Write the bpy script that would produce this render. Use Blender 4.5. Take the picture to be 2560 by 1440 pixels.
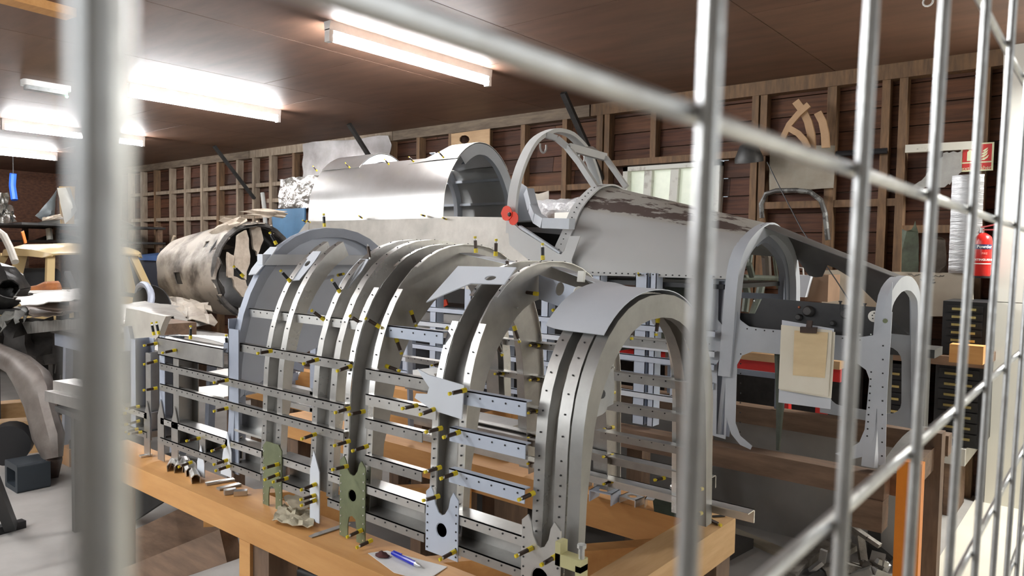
import bpy, bmesh, math, random
from mathutils import Vector, Matrix
from mathutils.geometry import tessellate_polygon
for o in list(bpy.data.objects): bpy.data.objects.remove(o)
S = bpy.context.scene
COL = S.collection
R = random.Random(7)
# ------------------------------------------------------------------ camera, world, light, exposure
FPX = 1850.0
yaw, pitch, roll = math.radians(39.4), -math.atan(88/1850), math.radians(0.98)
FW = Vector((-math.sin(yaw)*math.cos(pitch), math.cos(yaw)*math.cos(pitch), math.sin(pitch)))
r0 = Vector((math.cos(yaw), math.sin(yaw), 0)); u0 = r0.cross(FW)
RT = r0*math.cos(roll)+u0*math.sin(roll); UP = u0*math.cos(roll)-r0*math.sin(roll)
CAM = Vector((0, 0, 1.5))
cd = bpy.data.cameras.new('camera'); cam = bpy.data.objects.new('camera', cd); COL.objects.link(cam)
cd.sensor_width = 36; cd.lens = FPX/2560*36; cd.clip_start = 0.005; cd.clip_end = 100
cd.dof.use_dof = True; cd.dof.focus_distance = 2.9; cd.dof.aperture_fstop = 12.4
M = Matrix.Identity(4)
for i in range(3): M[i][0] = RT[i]; M[i][1] = UP[i]; M[i][2] = -FW[i]; M[i][3] = CAM[i]
cam.matrix_world = M
S.camera = cam
w = bpy.data.worlds.new('world'); S.world = w; w.use_nodes = True
w.node_tree.nodes['Background'].inputs[0].default_value = (.8, .9, 1, 1)
w.node_tree.nodes['Background'].inputs[1].default_value = 0.35
vs = S.view_settings; vs.view_transform = 'Standard'; vs.look = 'None'; vs.gamma = 1; vs.use_curve_mapping = False
vs.exposure = 0.8
TUBE = 95.0       # radiance of the fluorescent tubes
def area(name, loc, to, sx, sy, power, col=(1, 1, 1)):
    l = bpy.data.lights.new(name, 'AREA'); l.shape = 'RECTANGLE'; l.size = sx; l.size_y = sy; l.energy = power; l.color = col
    o = bpy.data.objects.new(name, l); COL.objects.link(o); o.location = loc
    o.rotation_euler = (Vector(to)-Vector(loc)).to_track_quat('-Z', 'Y').to_euler(); return o
sd_ = area('visitor_side_daylight', (1.9, 1.7, 1.7), (-1.2, 1.7, .9), 2.2, 1.1, 6.5, (.95, .98, 1)); sd_.data.spread = math.radians(120)
area('visitor_side_lamp', (.25, 5.12, 2.55), (.25, 5.2, 0), .3, .25, 50, (1, .99, .95))
fl_ = area('front_fill_light', (-3.1, -1.5, 1.75), (-2.9, 2.4, .9), 3.8, 1.1, 23, (.93, .97, 1)); fl_.data.spread = math.radians(125)  # unseen fill added behind the camera to brighten front faces, no window there

def at(px, py, ax, v):                     # the point of the plane axis=v on the line of sight through a photo pixel
    d = FW+RT*((px-1280)/FPX)-UP*((py-720)/FPX)
    return CAM+d*((v-CAM['xyz'.index(ax)])/d['xyz'.index(ax)])

# ------------------------------------------------------------------ materials
MATS = {}
def mat(name, c, rough=.5, metal=0., c2=None, sc=6., amt=.5, bump=0., bsc=None, stretch=(1, 1, 1), detail=5, lo=.35, hi=.65, emit=None, spec=None, trans=0, r2=None):
    if name in MATS: return MATS[name]
    m = bpy.data.materials.new(name); m.use_nodes = True; nt = m.node_tree; N = nt.nodes; b = N['Principled BSDF']
    b.inputs['Roughness'].default_value = rough; b.inputs['Metallic'].default_value = metal
    if spec is not None: b.inputs['Specular IOR Level'].default_value = spec
    if trans: b.inputs['Transmission Weight'].default_value = trans
    if emit: b.inputs['Emission Color'].default_value = (*emit[0], 1); b.inputs['Emission Strength'].default_value = emit[1]
    if c2 is None: c2 = tuple(x*.82 for x in c)
    tc = N.new('ShaderNodeTexCoord'); mp = N.new('ShaderNodeMapping'); mp.inputs['Scale'].default_value = stretch
    nz = N.new('ShaderNodeTexNoise'); nz.inputs['Scale'].default_value = sc; nz.inputs['Detail'].default_value = detail; nz.inputs['Roughness'].default_value = .62
    rp = N.new('ShaderNodeValToRGB'); e = rp.color_ramp.elements
    e[0].position = lo; e[0].color = (*c2, 1); e[1].position = hi; e[1].color = (*c, 1)
    L = nt.links.new
    L(tc.outputs['Object'], mp.inputs['Vector']); L(mp.outputs['Vector'], nz.inputs['Vector']); L(nz.outputs['Fac'], rp.inputs['Fac']); L(rp.outputs['Color'], b.inputs['Base Color'])
    if r2 is not None:
        mr = N.new('ShaderNodeMapRange'); mr.inputs['From Min'].default_value = lo; mr.inputs['From Max'].default_value = hi
        mr.inputs['To Min'].default_value = r2; mr.inputs['To Max'].default_value = rough
        L(nz.outputs['Fac'], mr.inputs['Value']); L(mr.outputs['Result'], b.inputs['Roughness'])
    if bump:
        n2 = nz
        if bsc:
            n2 = N.new('ShaderNodeTexNoise'); n2.inputs['Scale'].default_value = bsc; n2.inputs['Detail'].default_value = 4; L(mp.outputs['Vector'], n2.inputs['Vector'])
        bp = N.new('ShaderNodeBump'); bp.inputs['Strength'].default_value = bump; bp.inputs['Distance'].default_value = .02
        L(n2.outputs['Fac'], bp.inputs['Height']); L(bp.outputs['Normal'], b.inputs['Normal'])
    MATS[name] = m; return m

ALU = mat('aluminium_sheet', (.74, .735, .715), .32, .93, (.57, .56, .54), 5, bump=.04, bsc=9, r2=.46)
ALUB = mat('aluminium_bright', (.88, .88, .865), .24, .95, (.7, .69, .66), 7, bump=.05, bsc=12, r2=.38)
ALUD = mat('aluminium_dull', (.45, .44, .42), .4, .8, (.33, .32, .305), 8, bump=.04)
ALUS = mat('aluminium_satin_skin', (.64, .635, .63), .34, .9, (.54, .53, .515), 3, bump=.03, bsc=4)
ALUW = mat('aluminium_weathered_skin', (.60, .57, .52), .55, .55, (.47, .45, .41), 6, r2=.65)
BLUE = mat('blue_grey_primer', (.57, .625, .73), .55, 0, (.51, .565, .67), 5)
BLUED = mat('blue_grey_primer_worn', (.37, .405, .48), .55, .1, (.31, .34, .41), 6)
PALE = mat('pale_grey_primer', (.70, .735, .79), .6, 0, (.65, .685, .74), 4)
GREY = mat('cockpit_grey_paint', (.52, .525, .515), .5, 0, (.475, .48, .47), 4)
GREYB = mat('cockpit_blue_grey_paint', (.55, .585, .63), .5, 0, (.49, .525, .57), 5)
ZINC = mat('green_zinc_chromate', (.21, .235, .13), .5, .15, (.14, .16, .085), 14)
ALUK = mat('aluminium_end_web', (.33, .325, .31), .45, .7, (.24, .235, .225), 7)
BULK = mat('pale_blue_bulkhead', (.66, .715, .82), .55, 0, (.60, .655, .76), 4)
HOLE = mat('dark_hole', (.03, .03, .032), .8)
YEL = mat('yellow_plastic', (.85, .66, .02), .4)
BRN = mat('brown_pin_body', (.085, .055, .035), .4, .4, (.05, .035, .03), 20)
BLK = mat('black_pin_body', (.02, .02, .022), .4, .3)
WOOD = mat('orange_pine', (.68, .36, .125), .6, 0, (.55, .265, .08), 5, stretch=(.7, 5, 5), bump=.06, lo=.3, hi=.7)
WOODT = mat('pale_pine', (.66, .42, .20), .6, 0, (.54, .32, .135), 5, stretch=(5, .7, 5), bump=.06)
WOODD = mat('old_brown_timber', (.22, .135, .085), .7, 0, (.13, .08, .05), 5, stretch=(.8, 5, 5), bump=.12)
WOODV = mat('old_brown_timber_upright', (.21, .13, .08), .7, 0, (.12, .075, .05), 5, stretch=(5, 5, .8), bump=.12)
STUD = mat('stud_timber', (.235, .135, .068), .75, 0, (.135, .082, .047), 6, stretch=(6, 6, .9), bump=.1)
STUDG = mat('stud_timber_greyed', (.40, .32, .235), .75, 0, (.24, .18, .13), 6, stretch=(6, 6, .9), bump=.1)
PLATE = mat('wall_plate_timber', (.22, .165, .115), .75, 0, (.13, .095, .065), 6, stretch=(.9, 6, 6), bump=.1)
PLK = [mat('plank_%d' % i, c, .7, 0, tuple(x*.45 for x in c), 4, stretch=(.6, 4, 9), bump=.12) for i, c in enumerate([(.135, .05, .022), (.10, .037, .018), (.165, .066, .028), (.08, .032, .018), (.125, .043, .02)])]
GALV = mat('galvanised_wire', (.80, .82, .82), .36, .8, (.64, .65, .65), 60, bump=.05, bsc=60)
CONC = mat('concrete_floor', (.46, .445, .42), .7, 0, (.35, .335, .315), 2.2, bump=.05, lo=.3, hi=.7)
WHITE = mat('white_paint', (.88, .87, .80), .5, 0, (.85, .84, .77), 2)
CREAM = mat('cream_floor_board', (.86, .82, .70), .5, 0, (.82, .78, .66), 3)
FIX = mat('white_fitting', (.82, .81, .78), .4)
TUBEM = mat('fluorescent_tube', (1, 1, 1), .5, emit=((.97, .985, 1.0), TUBE))
BLACK = mat('black_paint', (.018, .018, .02), .45)
DARK = mat('dark_grey_metal', (.07, .068, .066), .5, .3, (.04, .04, .04), 8)
RUST = mat('rusty_steel', (.12, .075, .055), .7, .2, (.06, .042, .036), 9, bump=.1)
DIM = mat('dim_painted_board', (.3, .28, .25), .7)
RED = mat('red_paint', (.62, .03, .025), .4)

# ------------------------------------------------------------------ mesh helpers
class MB:
    def __init__(s): s.v = []; s.f = []; s.mi = []; s.ms = []
    def _m(s, m):
        if m not in s.ms: s.ms.append(m)
        return s.ms.index(m)
    def add(s, vs, fs, m):
        b = len(s.v); k = s._m(m); s.v += [Vector(x) for x in vs]
        for f in fs: s.f.append([b+i for i in f]); s.mi.append(k)
        return s
    def hexa(s, p, m): return s.add(p, [(0, 3, 2, 1), (4, 5, 6, 7), (0, 1, 5, 4), (1, 2, 6, 5), (2, 3, 7, 6), (3, 0, 4, 7)], m)
    def box(s, a, b, m):
        (x, y, z), (X, Y, Z) = [min(p, q) for p, q in zip(a, b)], [max(p, q) for p, q in zip(a, b)]
        return s.hexa([(x, y, z), (X, y, z), (X, Y, z), (x, Y, z), (x, y, Z), (X, y, Z), (X, Y, Z), (x, Y, Z)], m)
    def bar(s, p, q, wd, ht, m, up=(0, 0, 1)):
        p, q = Vector(p), Vector(q); d = (q-p).normalized(); up = Vector(up)
        if abs(d.dot(up)) > .98: up = Vector((0, 1, 0)) if abs(d.y) < .9 else Vector((1, 0, 0))
        a = d.cross(up).normalized(); u = a.cross(d).normalized(); a = a*wd/2; u = u*ht/2
        return s.hexa([p-a-u, p+a-u, q+a-u, q-a-u, p-a+u, p+a+u, q+a+u, q-a+u], m)
    def tube(s, pts, r, m, n=8, cap=True):
        pts = [Vector(p) for p in pts]; rs = r if isinstance(r, (list, tuple)) else [r]*len(pts)
        vs, fs = [], []; a = None
        for i, p in enumerate(pts):
            t = (pts[min(i+1, len(pts)-1)]-pts[max(i-1, 0)]).normalized()
            if a is None: a = t.orthogonal().normalized()
            a = (a-t*a.dot(t)).normalized(); b = t.cross(a)
            for k in range(n):
                g = 2*math.pi*k/n; vs.append(p+(a*math.cos(g)+b*math.sin(g))*rs[i])
        for i in range(len(pts)-1):
            for k in range(n): fs.append((i*n+k, i*n+(k+1) % n, (i+1)*n+(k+1) % n, (i+1)*n+k))
        if cap: fs += [tuple(range(n-1, -1, -1)), tuple(range((len(pts)-1)*n, len(pts)*n))]
        return s.add(vs, fs, m)
    def plate(s, outer, holes, f3, t, m):          # f3(u,v,w)->xyz ; w in 0..t
        loops = [outer]+list(holes)
        tri = tessellate_polygon([[Vector((u, v, 0)) for u, v in l] for l in loops])
        flat = [p for l in loops for p in l]; n = len(flat)
        vs = [f3(u, v, 0) for u, v in flat]+[f3(u, v, t) for u, v in flat]
        fs = [tuple(x) for x in tri]+[tuple(i+n for i in reversed(x)) for x in tri]
        k = 0
        for l in loops:
            for i in range(len(l)):
                a, b = k+i, k+(i+1) % len(l); fs.append((a, b, b+n, a+n))
            k += len(l)
        return s.add(vs, fs, m)
    def grid(s, P, m, t=0., skip=None, close=False):
        nu, nv = len(P), len(P[0]); P = [[Vector(q) for q in r] for r in P]
        def nrm(i, j):
            a = P[min(i+1, nu-1)][j]-P[max(i-1, 0)][j]; b = P[i][min(j+1, nv-1)]-P[i][max(j-1, 0)][j] if 0 else P[i][min(j+1, nv-1)]-P[i][max(j-1, 0)]
            n = a.cross(b); return n.normalized() if n.length > 1e-9 else Vector((0, 0, 1))
        vs = [P[i][j] for i in range(nu) for j in range(nv)]
        cells = {(i, j) for i in range(nu-1) for j in range(nv-1) if not (skip and skip(i, j))}
        fs = [(i*nv+j, (i+1)*nv+j, (i+1)*nv+j+1, i*nv+j+1) for i, j in sorted(cells)]
        if t:
            n = len(vs); vs += [P[i][j]-nrm(i, j)*t for i in range(nu) for j in range(nv)]
            fs += [tuple(n+q for q in reversed(f)) for f in list(fs)]
            for i, j in sorted(cells):
                for (a, b), c in ((((i, j), (i, j+1)), (i-1, j)), (((i+1, j+1), (i+1, j)), (i+1, j)), (((i+1, j), (i, j)), (i, j-1)), (((i, j+1), (i+1, j+1)), (i, j+1))):
                    if c not in cells:
                        q, r = a[0]*nv+a[1], b[0]*nv+b[1]; fs.append((r, q, q+n, r+n))
        return s.add(vs, fs, m)
    def sweep(s, prof, path, m, mats=None):         # path: list of (origin, a, b); prof: closed loop of (p,q); optional material per profile edge
        n = len(prof); vs = [o+a*p+b*q for o, a, b in path for p, q in prof]
        for k in range(n):
            fs = [(i*n+k, i*n+(k+1) % n, (i+1)*n+(k+1) % n, (i+1)*n+k) for i in range(len(path)-1)]
            if k == 0: base = len(s.v); s.add(vs, [], m)
            kk = s._m(mats[k] if mats else m)
            for f in fs: s.f.append([base+i for i in f]); s.mi.append(kk)
        for fc in (list(range(n)), [(len(path)-1)*n+i for i in range(n)]):
            tr = tessellate_polygon([[Vector((p, q, 0)) for p, q in prof]])
            for t3 in tr: s.f.append([base+fc[i] for i in t3]); s.mi.append(s._m(m))
        return s
    def disc(s, c, nrm, r, m, n=8, h=.0):
        c = Vector(c); nrm = Vector(nrm).normalized()
        return s.tube([c-nrm*.0005, c+nrm*(h or .0012)], r, m, n)
    def lathe(s, prof, c, ax, m, n=16):             # prof: (radius, along)
        c, ax = Vector(c), Vector(ax).normalized(); a = ax.orthogonal().normalized(); b = ax.cross(a)
        vs = [c+ax*h+(a*math.cos(2*math.pi*k/n)+b*math.sin(2*math.pi*k/n))*max(r, 1e-4) for r, h in prof for k in range(n)]
        fs = [(i*n+k, i*n+(k+1) % n, (i+1)*n+(k+1) % n, (i+1)*n+k) for i in range(len(prof)-1) for k in range(n)]
        fs += [tuple(range(n-1, -1, -1)), tuple(range((len(prof)-1)*n, len(prof)*n))]
        return s.add(vs, fs, m)
    def mesh(s, name, off=(0, 0, 0), smooth=True):
        me = bpy.data.meshes.new(name); off = Vector(off)
        me.from_pydata([v-off for v in s.v], [], s.f)
        for m in s.ms: me.materials.append(m)
        me.polygons.foreach_set('material_index', s.mi)
        bm = bmesh.new(); bm.from_mesh(me); bmesh.ops.delete(bm, geom=[v for v in bm.verts if not v.link_faces], context='VERTS'); bmesh.ops.recalc_face_normals(bm, faces=bm.faces); bm.to_mesh(me); bm.free()
        if smooth:
            me.polygons.foreach_set('use_smooth', [True]*len(me.polygons)); me.set_sharp_from_angle(angle=math.radians(35))
        return me
def wloc(o):
    l = Vector((0, 0, 0))
    while o: l = l+o.location; o = o.parent
    return l
def part(name, mb, parent=None, loc=None, smooth=True, stuff=False, label=None):
    off = wloc(parent) if parent else Vector((0, 0, 0))
    me = mb.mesh(name, off+Vector(loc) if loc else off, smooth)
    o = bpy.data.objects.new(name, me); COL.objects.link(o); o.parent = parent
    if loc: o.location = loc
    if stuff: o['kind'] = 'stuff'
    if label: o['label'] = label
    return o
def root(name, loc, label=None, cat=None, group=None, kind=None):
    o = bpy.data.objects.new(name, None); COL.objects.link(o); o.location = loc; o.empty_display_size = .1
    return tag(o, label, cat, group, kind)
def tag(o, label=None, cat=None, group=None, kind=None):
    for k, v in (('label', label), ('category', cat), ('group', group), ('kind', kind)):
        if v: o[k] = v
    return o
def solo(name, mb, label, cat, group=None, base=None, smooth=True, kind=None):   # a thing of one mesh, origin at its base
    if base is None:
        zs = [v.z for v in mb.v]; base = (sum(v.x for v in mb.v)/len(mb.v), sum(v.y for v in mb.v)/len(mb.v), min(zs))
    o = bpy.data.objects.new(name, mb.mesh(name, base, smooth)); COL.objects.link(o); o.location = base
    return tag(o, label, cat, group, kind)
def instance(me, name, loc, quat, parent):
    o = bpy.data.objects.new(name, me); COL.objects.link(o); o.parent = parent
    o.location = Vector(loc)-wloc(parent) if parent else loc
    o.rotation_mode = 'QUATERNION'; o.rotation_quaternion = quat; return o
def circ(u, v, r, n=14): return [(u+r*math.cos(2*math.pi*k/n), v+r*math.sin(2*math.pi*k/n)) for k in range(n)]
def rrect(u0, v0, u1, v1, r, n=4):
    o = []
    for cx, cy, a0 in ((u1-r, v0+r, -90), (u1-r, v1-r, 0), (u0+r, v1-r, 90), (u0+r, v0+r, 180)):
        for k in range(n+1):
            a = math.radians(a0+90*k/n); o.append((cx+r*math.cos(a), cy+r*math.sin(a)))
    return o
def lerp(a, b, t): return a+(b-a)*t
def interp(tab, x):
    for (a, p), (b, q) in zip(tab, tab[1:]):
        if x <= b: return lerp(p, q, (x-a)/(b-a)) if x > a else p
    return tab[-1][1]
def thick(pl, t):                                  # open polyline -> closed loop of thickness t
    n = len(pl); off = []
    for i in range(n):
        a = Vector(pl[max(i-1, 0)]); b = Vector(pl[i]); c = Vector(pl[min(i+1, n-1)])
        d1 = (b-a).normalized() if i else (c-b).normalized(); d2 = (c-b).normalized() if i < n-1 else d1
        n1 = Vector((-d1.y, d1.x)); n2 = Vector((-d2.y, d2.x)); h = (n1+n2)
        h = h/max(h.dot(n1), .3); off.append((b.x+h.x*t, b.y+h.y*t))
    return list(pl)+off[::-1]
def text_mb(txt, size, f3, m, t=.001, bold=False):
    c = bpy.data.curves.new('txt', 'FONT'); c.body = txt; c.size = size; c.align_x = 'CENTER'; c.align_y = 'CENTER'; c.resolution_u = 2
    if bold: c.offset = size*.025
    o = bpy.data.objects.new('txt', c); COL.objects.link(o)
    me = bpy.data.meshes.new_from_object(o.evaluated_get(bpy.context.evaluated_depsgraph_get()))
    vs = [f3(v.co.x, v.co.y, t) for v in me.vertices]; fs = [tuple(p.vertices) for p in me.polygons]
    bpy.data.objects.remove(o); bpy.data.meshes.remove(me)
    return vs, fs
ZC = 2.79; YW = 5.5
XR = -.64
# ================================================================== THE SETTING
fl = MB(); fl.box((-15, -1.6, -.1), (2.2, YW+.1, 0), CONC); tag(part('floor', fl), kind='structure')
ts = MB(); ts.box((XR, 1.2, 0), (2.1, YW, .012), CREAM); tag(part('trim_1', ts), kind='structure')
# ceiling of plywood sheets
CEIL = [mat('ceiling_ply_%d' % i, c, .55, 0, tuple(x*.72 for x in c), 3, stretch=(.5, 2.2, 1), bump=.02) for i, c in enumerate([(.18, .096, .062), (.167, .089, .057), (.195, .105, .068)])]
ce = root('ceiling', (-6, 2, ZC+.03), kind='structure')
cb = MB(); cb.box((-15, -1.6, ZC+.02), (2.2, YW+.1, ZC+.1), WOODD); part('ceiling_backing', cb, ce)
x = -15; i = 0
while x < 2.2:
    y = -1.6+(.6 if i % 2 else 0); ys = [-1.6]+([y] if y > -1.6 else [])
    while ys[-1] < YW: ys.append(min(ys[-1]+2.44, YW+.1))
    for a, b in zip(ys, ys[1:]):
        q = MB(); q.box((x+.003, a+.003, ZC), (min(x+1.22, 2.2)-.003, b-.003, ZC+.018), CEIL[R.randrange(3)]); part('ply_sheet', q, ce, smooth=False)
    x += 1.22; i += 1
for (a, b, w_, h_) in ((at(-60, -28, 'z', ZC-.02), at(178, 35, 'z', ZC-.02), .12, .05),):
    q = MB(); q.bar(a, b, w_, h_, WOOD); part('batten', q, ce)
# back wall: boarding, studs, rails, top plate
wb = root('wall_back', (-6.5, YW, 0), kind='structure')
q = MB(); q.box((-15, YW+.031, -.1), (2.2, YW+.06, ZC+.1), BLACK) if 0 else None
nrow = 20; hgt = (ZC+.02)/nrow
WIN = (at(1568, 430, 'y', YW).x, at(1808, 430, 'y', YW).x, at(1690, 545, 'y', YW).z, at(1690, 412, 'y', YW).z)      # window opening
for r in range(nrow):
    x = -15+R.random()*1.5
    while x < 2.2:
        L_ = 2.2+R.random()*2.2; X2 = min(x+L_, 2.2); z0, z1 = r*hgt, (r+1)*hgt-.006
        segs = [(x, X2)]
        if z1 > WIN[2]+.02 and z0 < WIN[3]-.02:
            segs = [(a, b) for a, b in ((x, min(X2, WIN[0])), (max(x, WIN[1]), X2)) if b-a > .02]
        for a, b in segs:
            q = MB(); tl = R.uniform(-.004, .004)
            q.hexa([(a+.002, YW+tl-.006, z0), (b-.002, YW+tl-.006, z0), (b-.002, YW+.03, z0), (a+.002, YW+.03, z0), (a+.002, YW+tl+.008, z1), (b-.002, YW+tl+.008, z1), (b-.002, YW+.03, z1), (a+.002, YW+.03, z1)], PLK[R.randrange(5)])
            part('plank', q, wb, smooth=False)
        x = X2
studs = [-.70, -1.15, -1.255, -1.60, -2.08, -2.14, -2.53, -2.99, -3.43, -3.50, -3.87, -4.35, -4.82, -5.28, -5.75, -6.2, -6.28, -6.65, -7.1, -7.55, -8.0, -8.5, -8.9, -9.3, -9.8, -10.25, -10.75, -11.2, -11.7, -12.15, -12.6, -13.1, -13.6, -14.1, -14.6, .2, .9, 1.6]
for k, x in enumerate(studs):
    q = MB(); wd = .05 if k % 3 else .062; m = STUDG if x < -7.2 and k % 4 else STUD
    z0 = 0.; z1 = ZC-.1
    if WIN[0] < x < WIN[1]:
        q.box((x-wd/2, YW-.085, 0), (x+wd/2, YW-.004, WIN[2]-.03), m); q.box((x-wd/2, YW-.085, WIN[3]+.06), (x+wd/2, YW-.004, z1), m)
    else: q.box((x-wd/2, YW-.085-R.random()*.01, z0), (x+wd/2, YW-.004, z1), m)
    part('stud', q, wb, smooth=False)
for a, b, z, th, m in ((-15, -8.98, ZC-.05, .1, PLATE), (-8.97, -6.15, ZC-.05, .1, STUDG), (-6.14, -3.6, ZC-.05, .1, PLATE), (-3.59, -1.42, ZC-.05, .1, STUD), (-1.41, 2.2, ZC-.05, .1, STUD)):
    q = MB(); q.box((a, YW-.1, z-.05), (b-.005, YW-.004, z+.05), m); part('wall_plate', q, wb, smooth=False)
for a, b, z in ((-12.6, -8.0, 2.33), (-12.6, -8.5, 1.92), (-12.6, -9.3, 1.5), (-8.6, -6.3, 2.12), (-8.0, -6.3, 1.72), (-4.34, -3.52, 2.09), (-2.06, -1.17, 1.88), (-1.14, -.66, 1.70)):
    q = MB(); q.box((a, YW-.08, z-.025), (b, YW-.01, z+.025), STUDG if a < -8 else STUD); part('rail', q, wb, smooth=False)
q = MB(); q.box((WIN[0]-.1, YW-.1, WIN[3]+.01), (at(2030, 400, 'y', YW).x, YW-.004, WIN[3]+.06), STUD); part('lintel', q, wb, smooth=False)
# steel struts from ceiling to wall
for px, X in (((330, 430), -12.0), ((535, 365), -10.0), ((872, 310), -7.0), ((1408, 232), -4.15)):
    a = Vector((at(px[0], px[1], 'z', ZC-.01).x, at(px[0], px[1], 'z', ZC-.01).y, ZC-.01))
    q = MB(); q.bar(a, (a.x+.02, YW-.09, ZC-(YW-.09-a.y)*1.15), .05, .03, DARK); part('strut', q, wb)
qb = MB()
for a, b in (((-15, 0), (2.2, WIN[2]-.03)), ((-15, WIN[3]+.03), (2.2, ZC+.1)), ((-15, WIN[2]-.03), (WIN[0]-.03, WIN[3]+.03)), ((WIN[1]+.03, WIN[2]-.03), (2.2, WIN[3]+.03))):
    qb.box((a[0], YW+.03, a[1]), (b[0], YW+.06, b[1]), WOODD)
part('wall_backing', qb, wb)  # added behind the planks to stop world light in the gaps
# other walls
q = MB(); q.box((-15.1, -1.7, 0), (-15, YW+.1, ZC+.1), PLK[0]); tag(part('wall_left', q), kind='structure')
q = MB(); q.box((-15, -1.7, 0), (2.2, -1.6, ZC+.1), DIM); tag(part('wall_front', q), kind='structure')
q = MB(); q.box((2.2, -1.7, 0), (2.3, YW+.1, ZC+.1), DIM); tag(part('wall_right', q), kind='structure')
XE = (at(2461, 1243, 'y', YW-.16).x, at(2490, 700, 'y', YW-.16).x, at(2508, 150, 'y', YW-.16).x)
wp = root('wall_end', (.7, YW-.09, 0), kind='structure')
for k in range(3):
    q = MB(); a = XR+k*.92; L0, L1, L2 = ((XE[0], XE[1], XE[2]) if k == 0 else (a+.002,)*3); b_ = min(a+.918, 2.2)
    for z0, z1, l0, l1 in ((.012, 1.25, L0, L1), (1.254, ZC, L1, L2)): q = MB(); q.hexa([(l0, YW-.16, z0), (b_, YW-.16, z0), (b_, YW-.105, z0), (l0, YW-.105, z0), (l1, YW-.16, z1), (b_, YW-.16, z1), (b_, YW-.105, z1), (l1, YW-.105, z1)], WHITE); part('board', q, wp, smooth=False)
# window
wn = root('window_1', ((WIN[0]+WIN[1])/2, YW, WIN[2]), kind='structure')
WF = mat('window_white_flaking', (.72, .72, .66), .6, 0, (.45, .43, .38), 14, lo=.3, hi=.45)
q = MB()
for a, b in (((WIN[0], WIN[2]), (WIN[1], WIN[2]+.035)), ((WIN[0], WIN[3]-.035), (WIN[1], WIN[3])), ((WIN[0], WIN[2]), (WIN[0]+.045, WIN[3])), ((WIN[1]-.045, WIN[2]), (WIN[1], WIN[3]))):
    q.box((a[0], YW-.07, a[1]), (b[0], YW+.02, b[1]), WF)
part('window_frame', q, wn, smooth=False)
GLASS = mat('dirty_glass_faint_glow', (.66, .68, .58), .25, 0, (.5, .53, .45), 3, emit=((.62, .68, .55), .32))  # panes glow faintly by themselves, brightness put into the material
pw = WIN[1]-WIN[0]
for k, (f0, f1) in enumerate(((.05, .22), (.27, .50), (.55, .94))):
    q = MB(); q.box((WIN[0]+pw*f0, YW-.005, WIN[2]+.03), (WIN[0]+pw*f1, YW+.003, WIN[3]-.03), GLASS); part('pane', q, wn, smooth=False)
for f in (.245, .525):
    q = MB(); q.bar((WIN[0]+pw*f, YW-.02, WIN[2]+.03), (WIN[0]+pw*(f+.02), YW-.02, WIN[3]-.03), .07, .05, WF, up=(0, 1, 0)); part('glazing_bar', q, wn, smooth=False)
# ================================================================== FLUORESCENT LIGHTS
def batten(x, y0, y1, label):
    t = root('batten_light', (x, (y0+y1)/2, ZC), label, 'light', 'fluorescent battens on the ceiling')
    q = MB(); q.plate([(-.03, 0), (.03, 0), (.024, -.05), (-.024, -.05)], [], lambda u, v, w_: (x+u, y0+w_, ZC+v), y1-y0, FIX); part('spine', q, t, smooth=False)
    q = MB(); q.tube([(x, y0+.03, ZC-.085), (x, y1-.03, ZC-.085)], .024, TUBEM, 12); part('tube', q, t)
    for yy, d in ((y0, 1), (y1, -1)):
        q = MB(); q.box((x-.022, yy, ZC-.115), (x+.022, yy+d*.028, ZC-.045), FIX); part('lamp_holder', q, t)
for x, y0, y1, lb in ((-3.52, 2.6, 3.99, 'lit fluorescent batten nearest the camera, above the aluminium canopy'), (-6.12, 2.63, 3.99, 'lit fluorescent batten second from the right, left of the large one'),
                      (-8.95, 2.58, 4.02, 'lit fluorescent batten third along, above the cream car body'), (-11.55, 2.6, 3.99, 'lit fluorescent batten farthest away, at the left edge of the photo')):
    batten(x, y0, y1, lb)
# the same fittings along the front bay, outside the view
for x, w_ in ((-3.52, 'second from the right'), (-6.12, 'third from the right'), (-8.95, 'left')): batten(x, -1.0, .4, 'lit fluorescent batten in the front bay behind the viewer, the %s one' % w_)
el = root('emergency_light', (-6.69, 2.24, ZC), 'white emergency light with green lamp on the ceiling at far left', 'light')
q = MB(); q.plate(rrect(-.055, -.17, .055, .17, .02), [], lambda u, v, w_: (-6.69+u*.9, 2.24+v, ZC-w_), .045, FIX); part('housing', q, el)
q = MB(); q.plate(rrect(-.045, -.15, .045, .15, .02), [], lambda u, v, w_: (-6.69+u*.9, 2.24+v, ZC-.045-w_), .03, mat('clear_diffuser', (.6, .62, .62), .2, 0, (.4, .42, .42), 12)); part('diffuser', q, el)
q = MB(); q.lathe([(.012, 0), (.012, .01), (.006, .016)], (-6.69, 2.39, ZC-.075), (0, 0, -1), mat('green_lamp', (.1, .9, .2), emit=((.1, 1, .25), 6)), 8); part('indicator_lamp', q, el)
# ================================================================== MESH FENCE in front of the camera
XF = -.058
fe = root('mesh_fence', (XF, .6, 0), 'galvanised welded wire mesh fence panel close to the viewer', 'fence')
tilt = math.tan(math.radians(1.0))
def fx(z): return XF+(z-1.54)*tilt
ys_ = [.0232+.1022*k for k in range(-6, 22)]
for y in ys_:
    q = MB(); q.tube([(fx(z), y, z) for z in (.02, .8, 1.54, 2.25)], .0021, GALV, 10); part('vertical_wire', q, fe)
for k in range(-14, 8):
    z = 1.526+.1045*k; q = MB(); q.tube([(fx(z)-.004, ys_[0]-.02, z), (fx(z)-.004, ys_[-1]+.02, z)], .0021, GALV, 10); part('horizontal_wire', q, fe)
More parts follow.
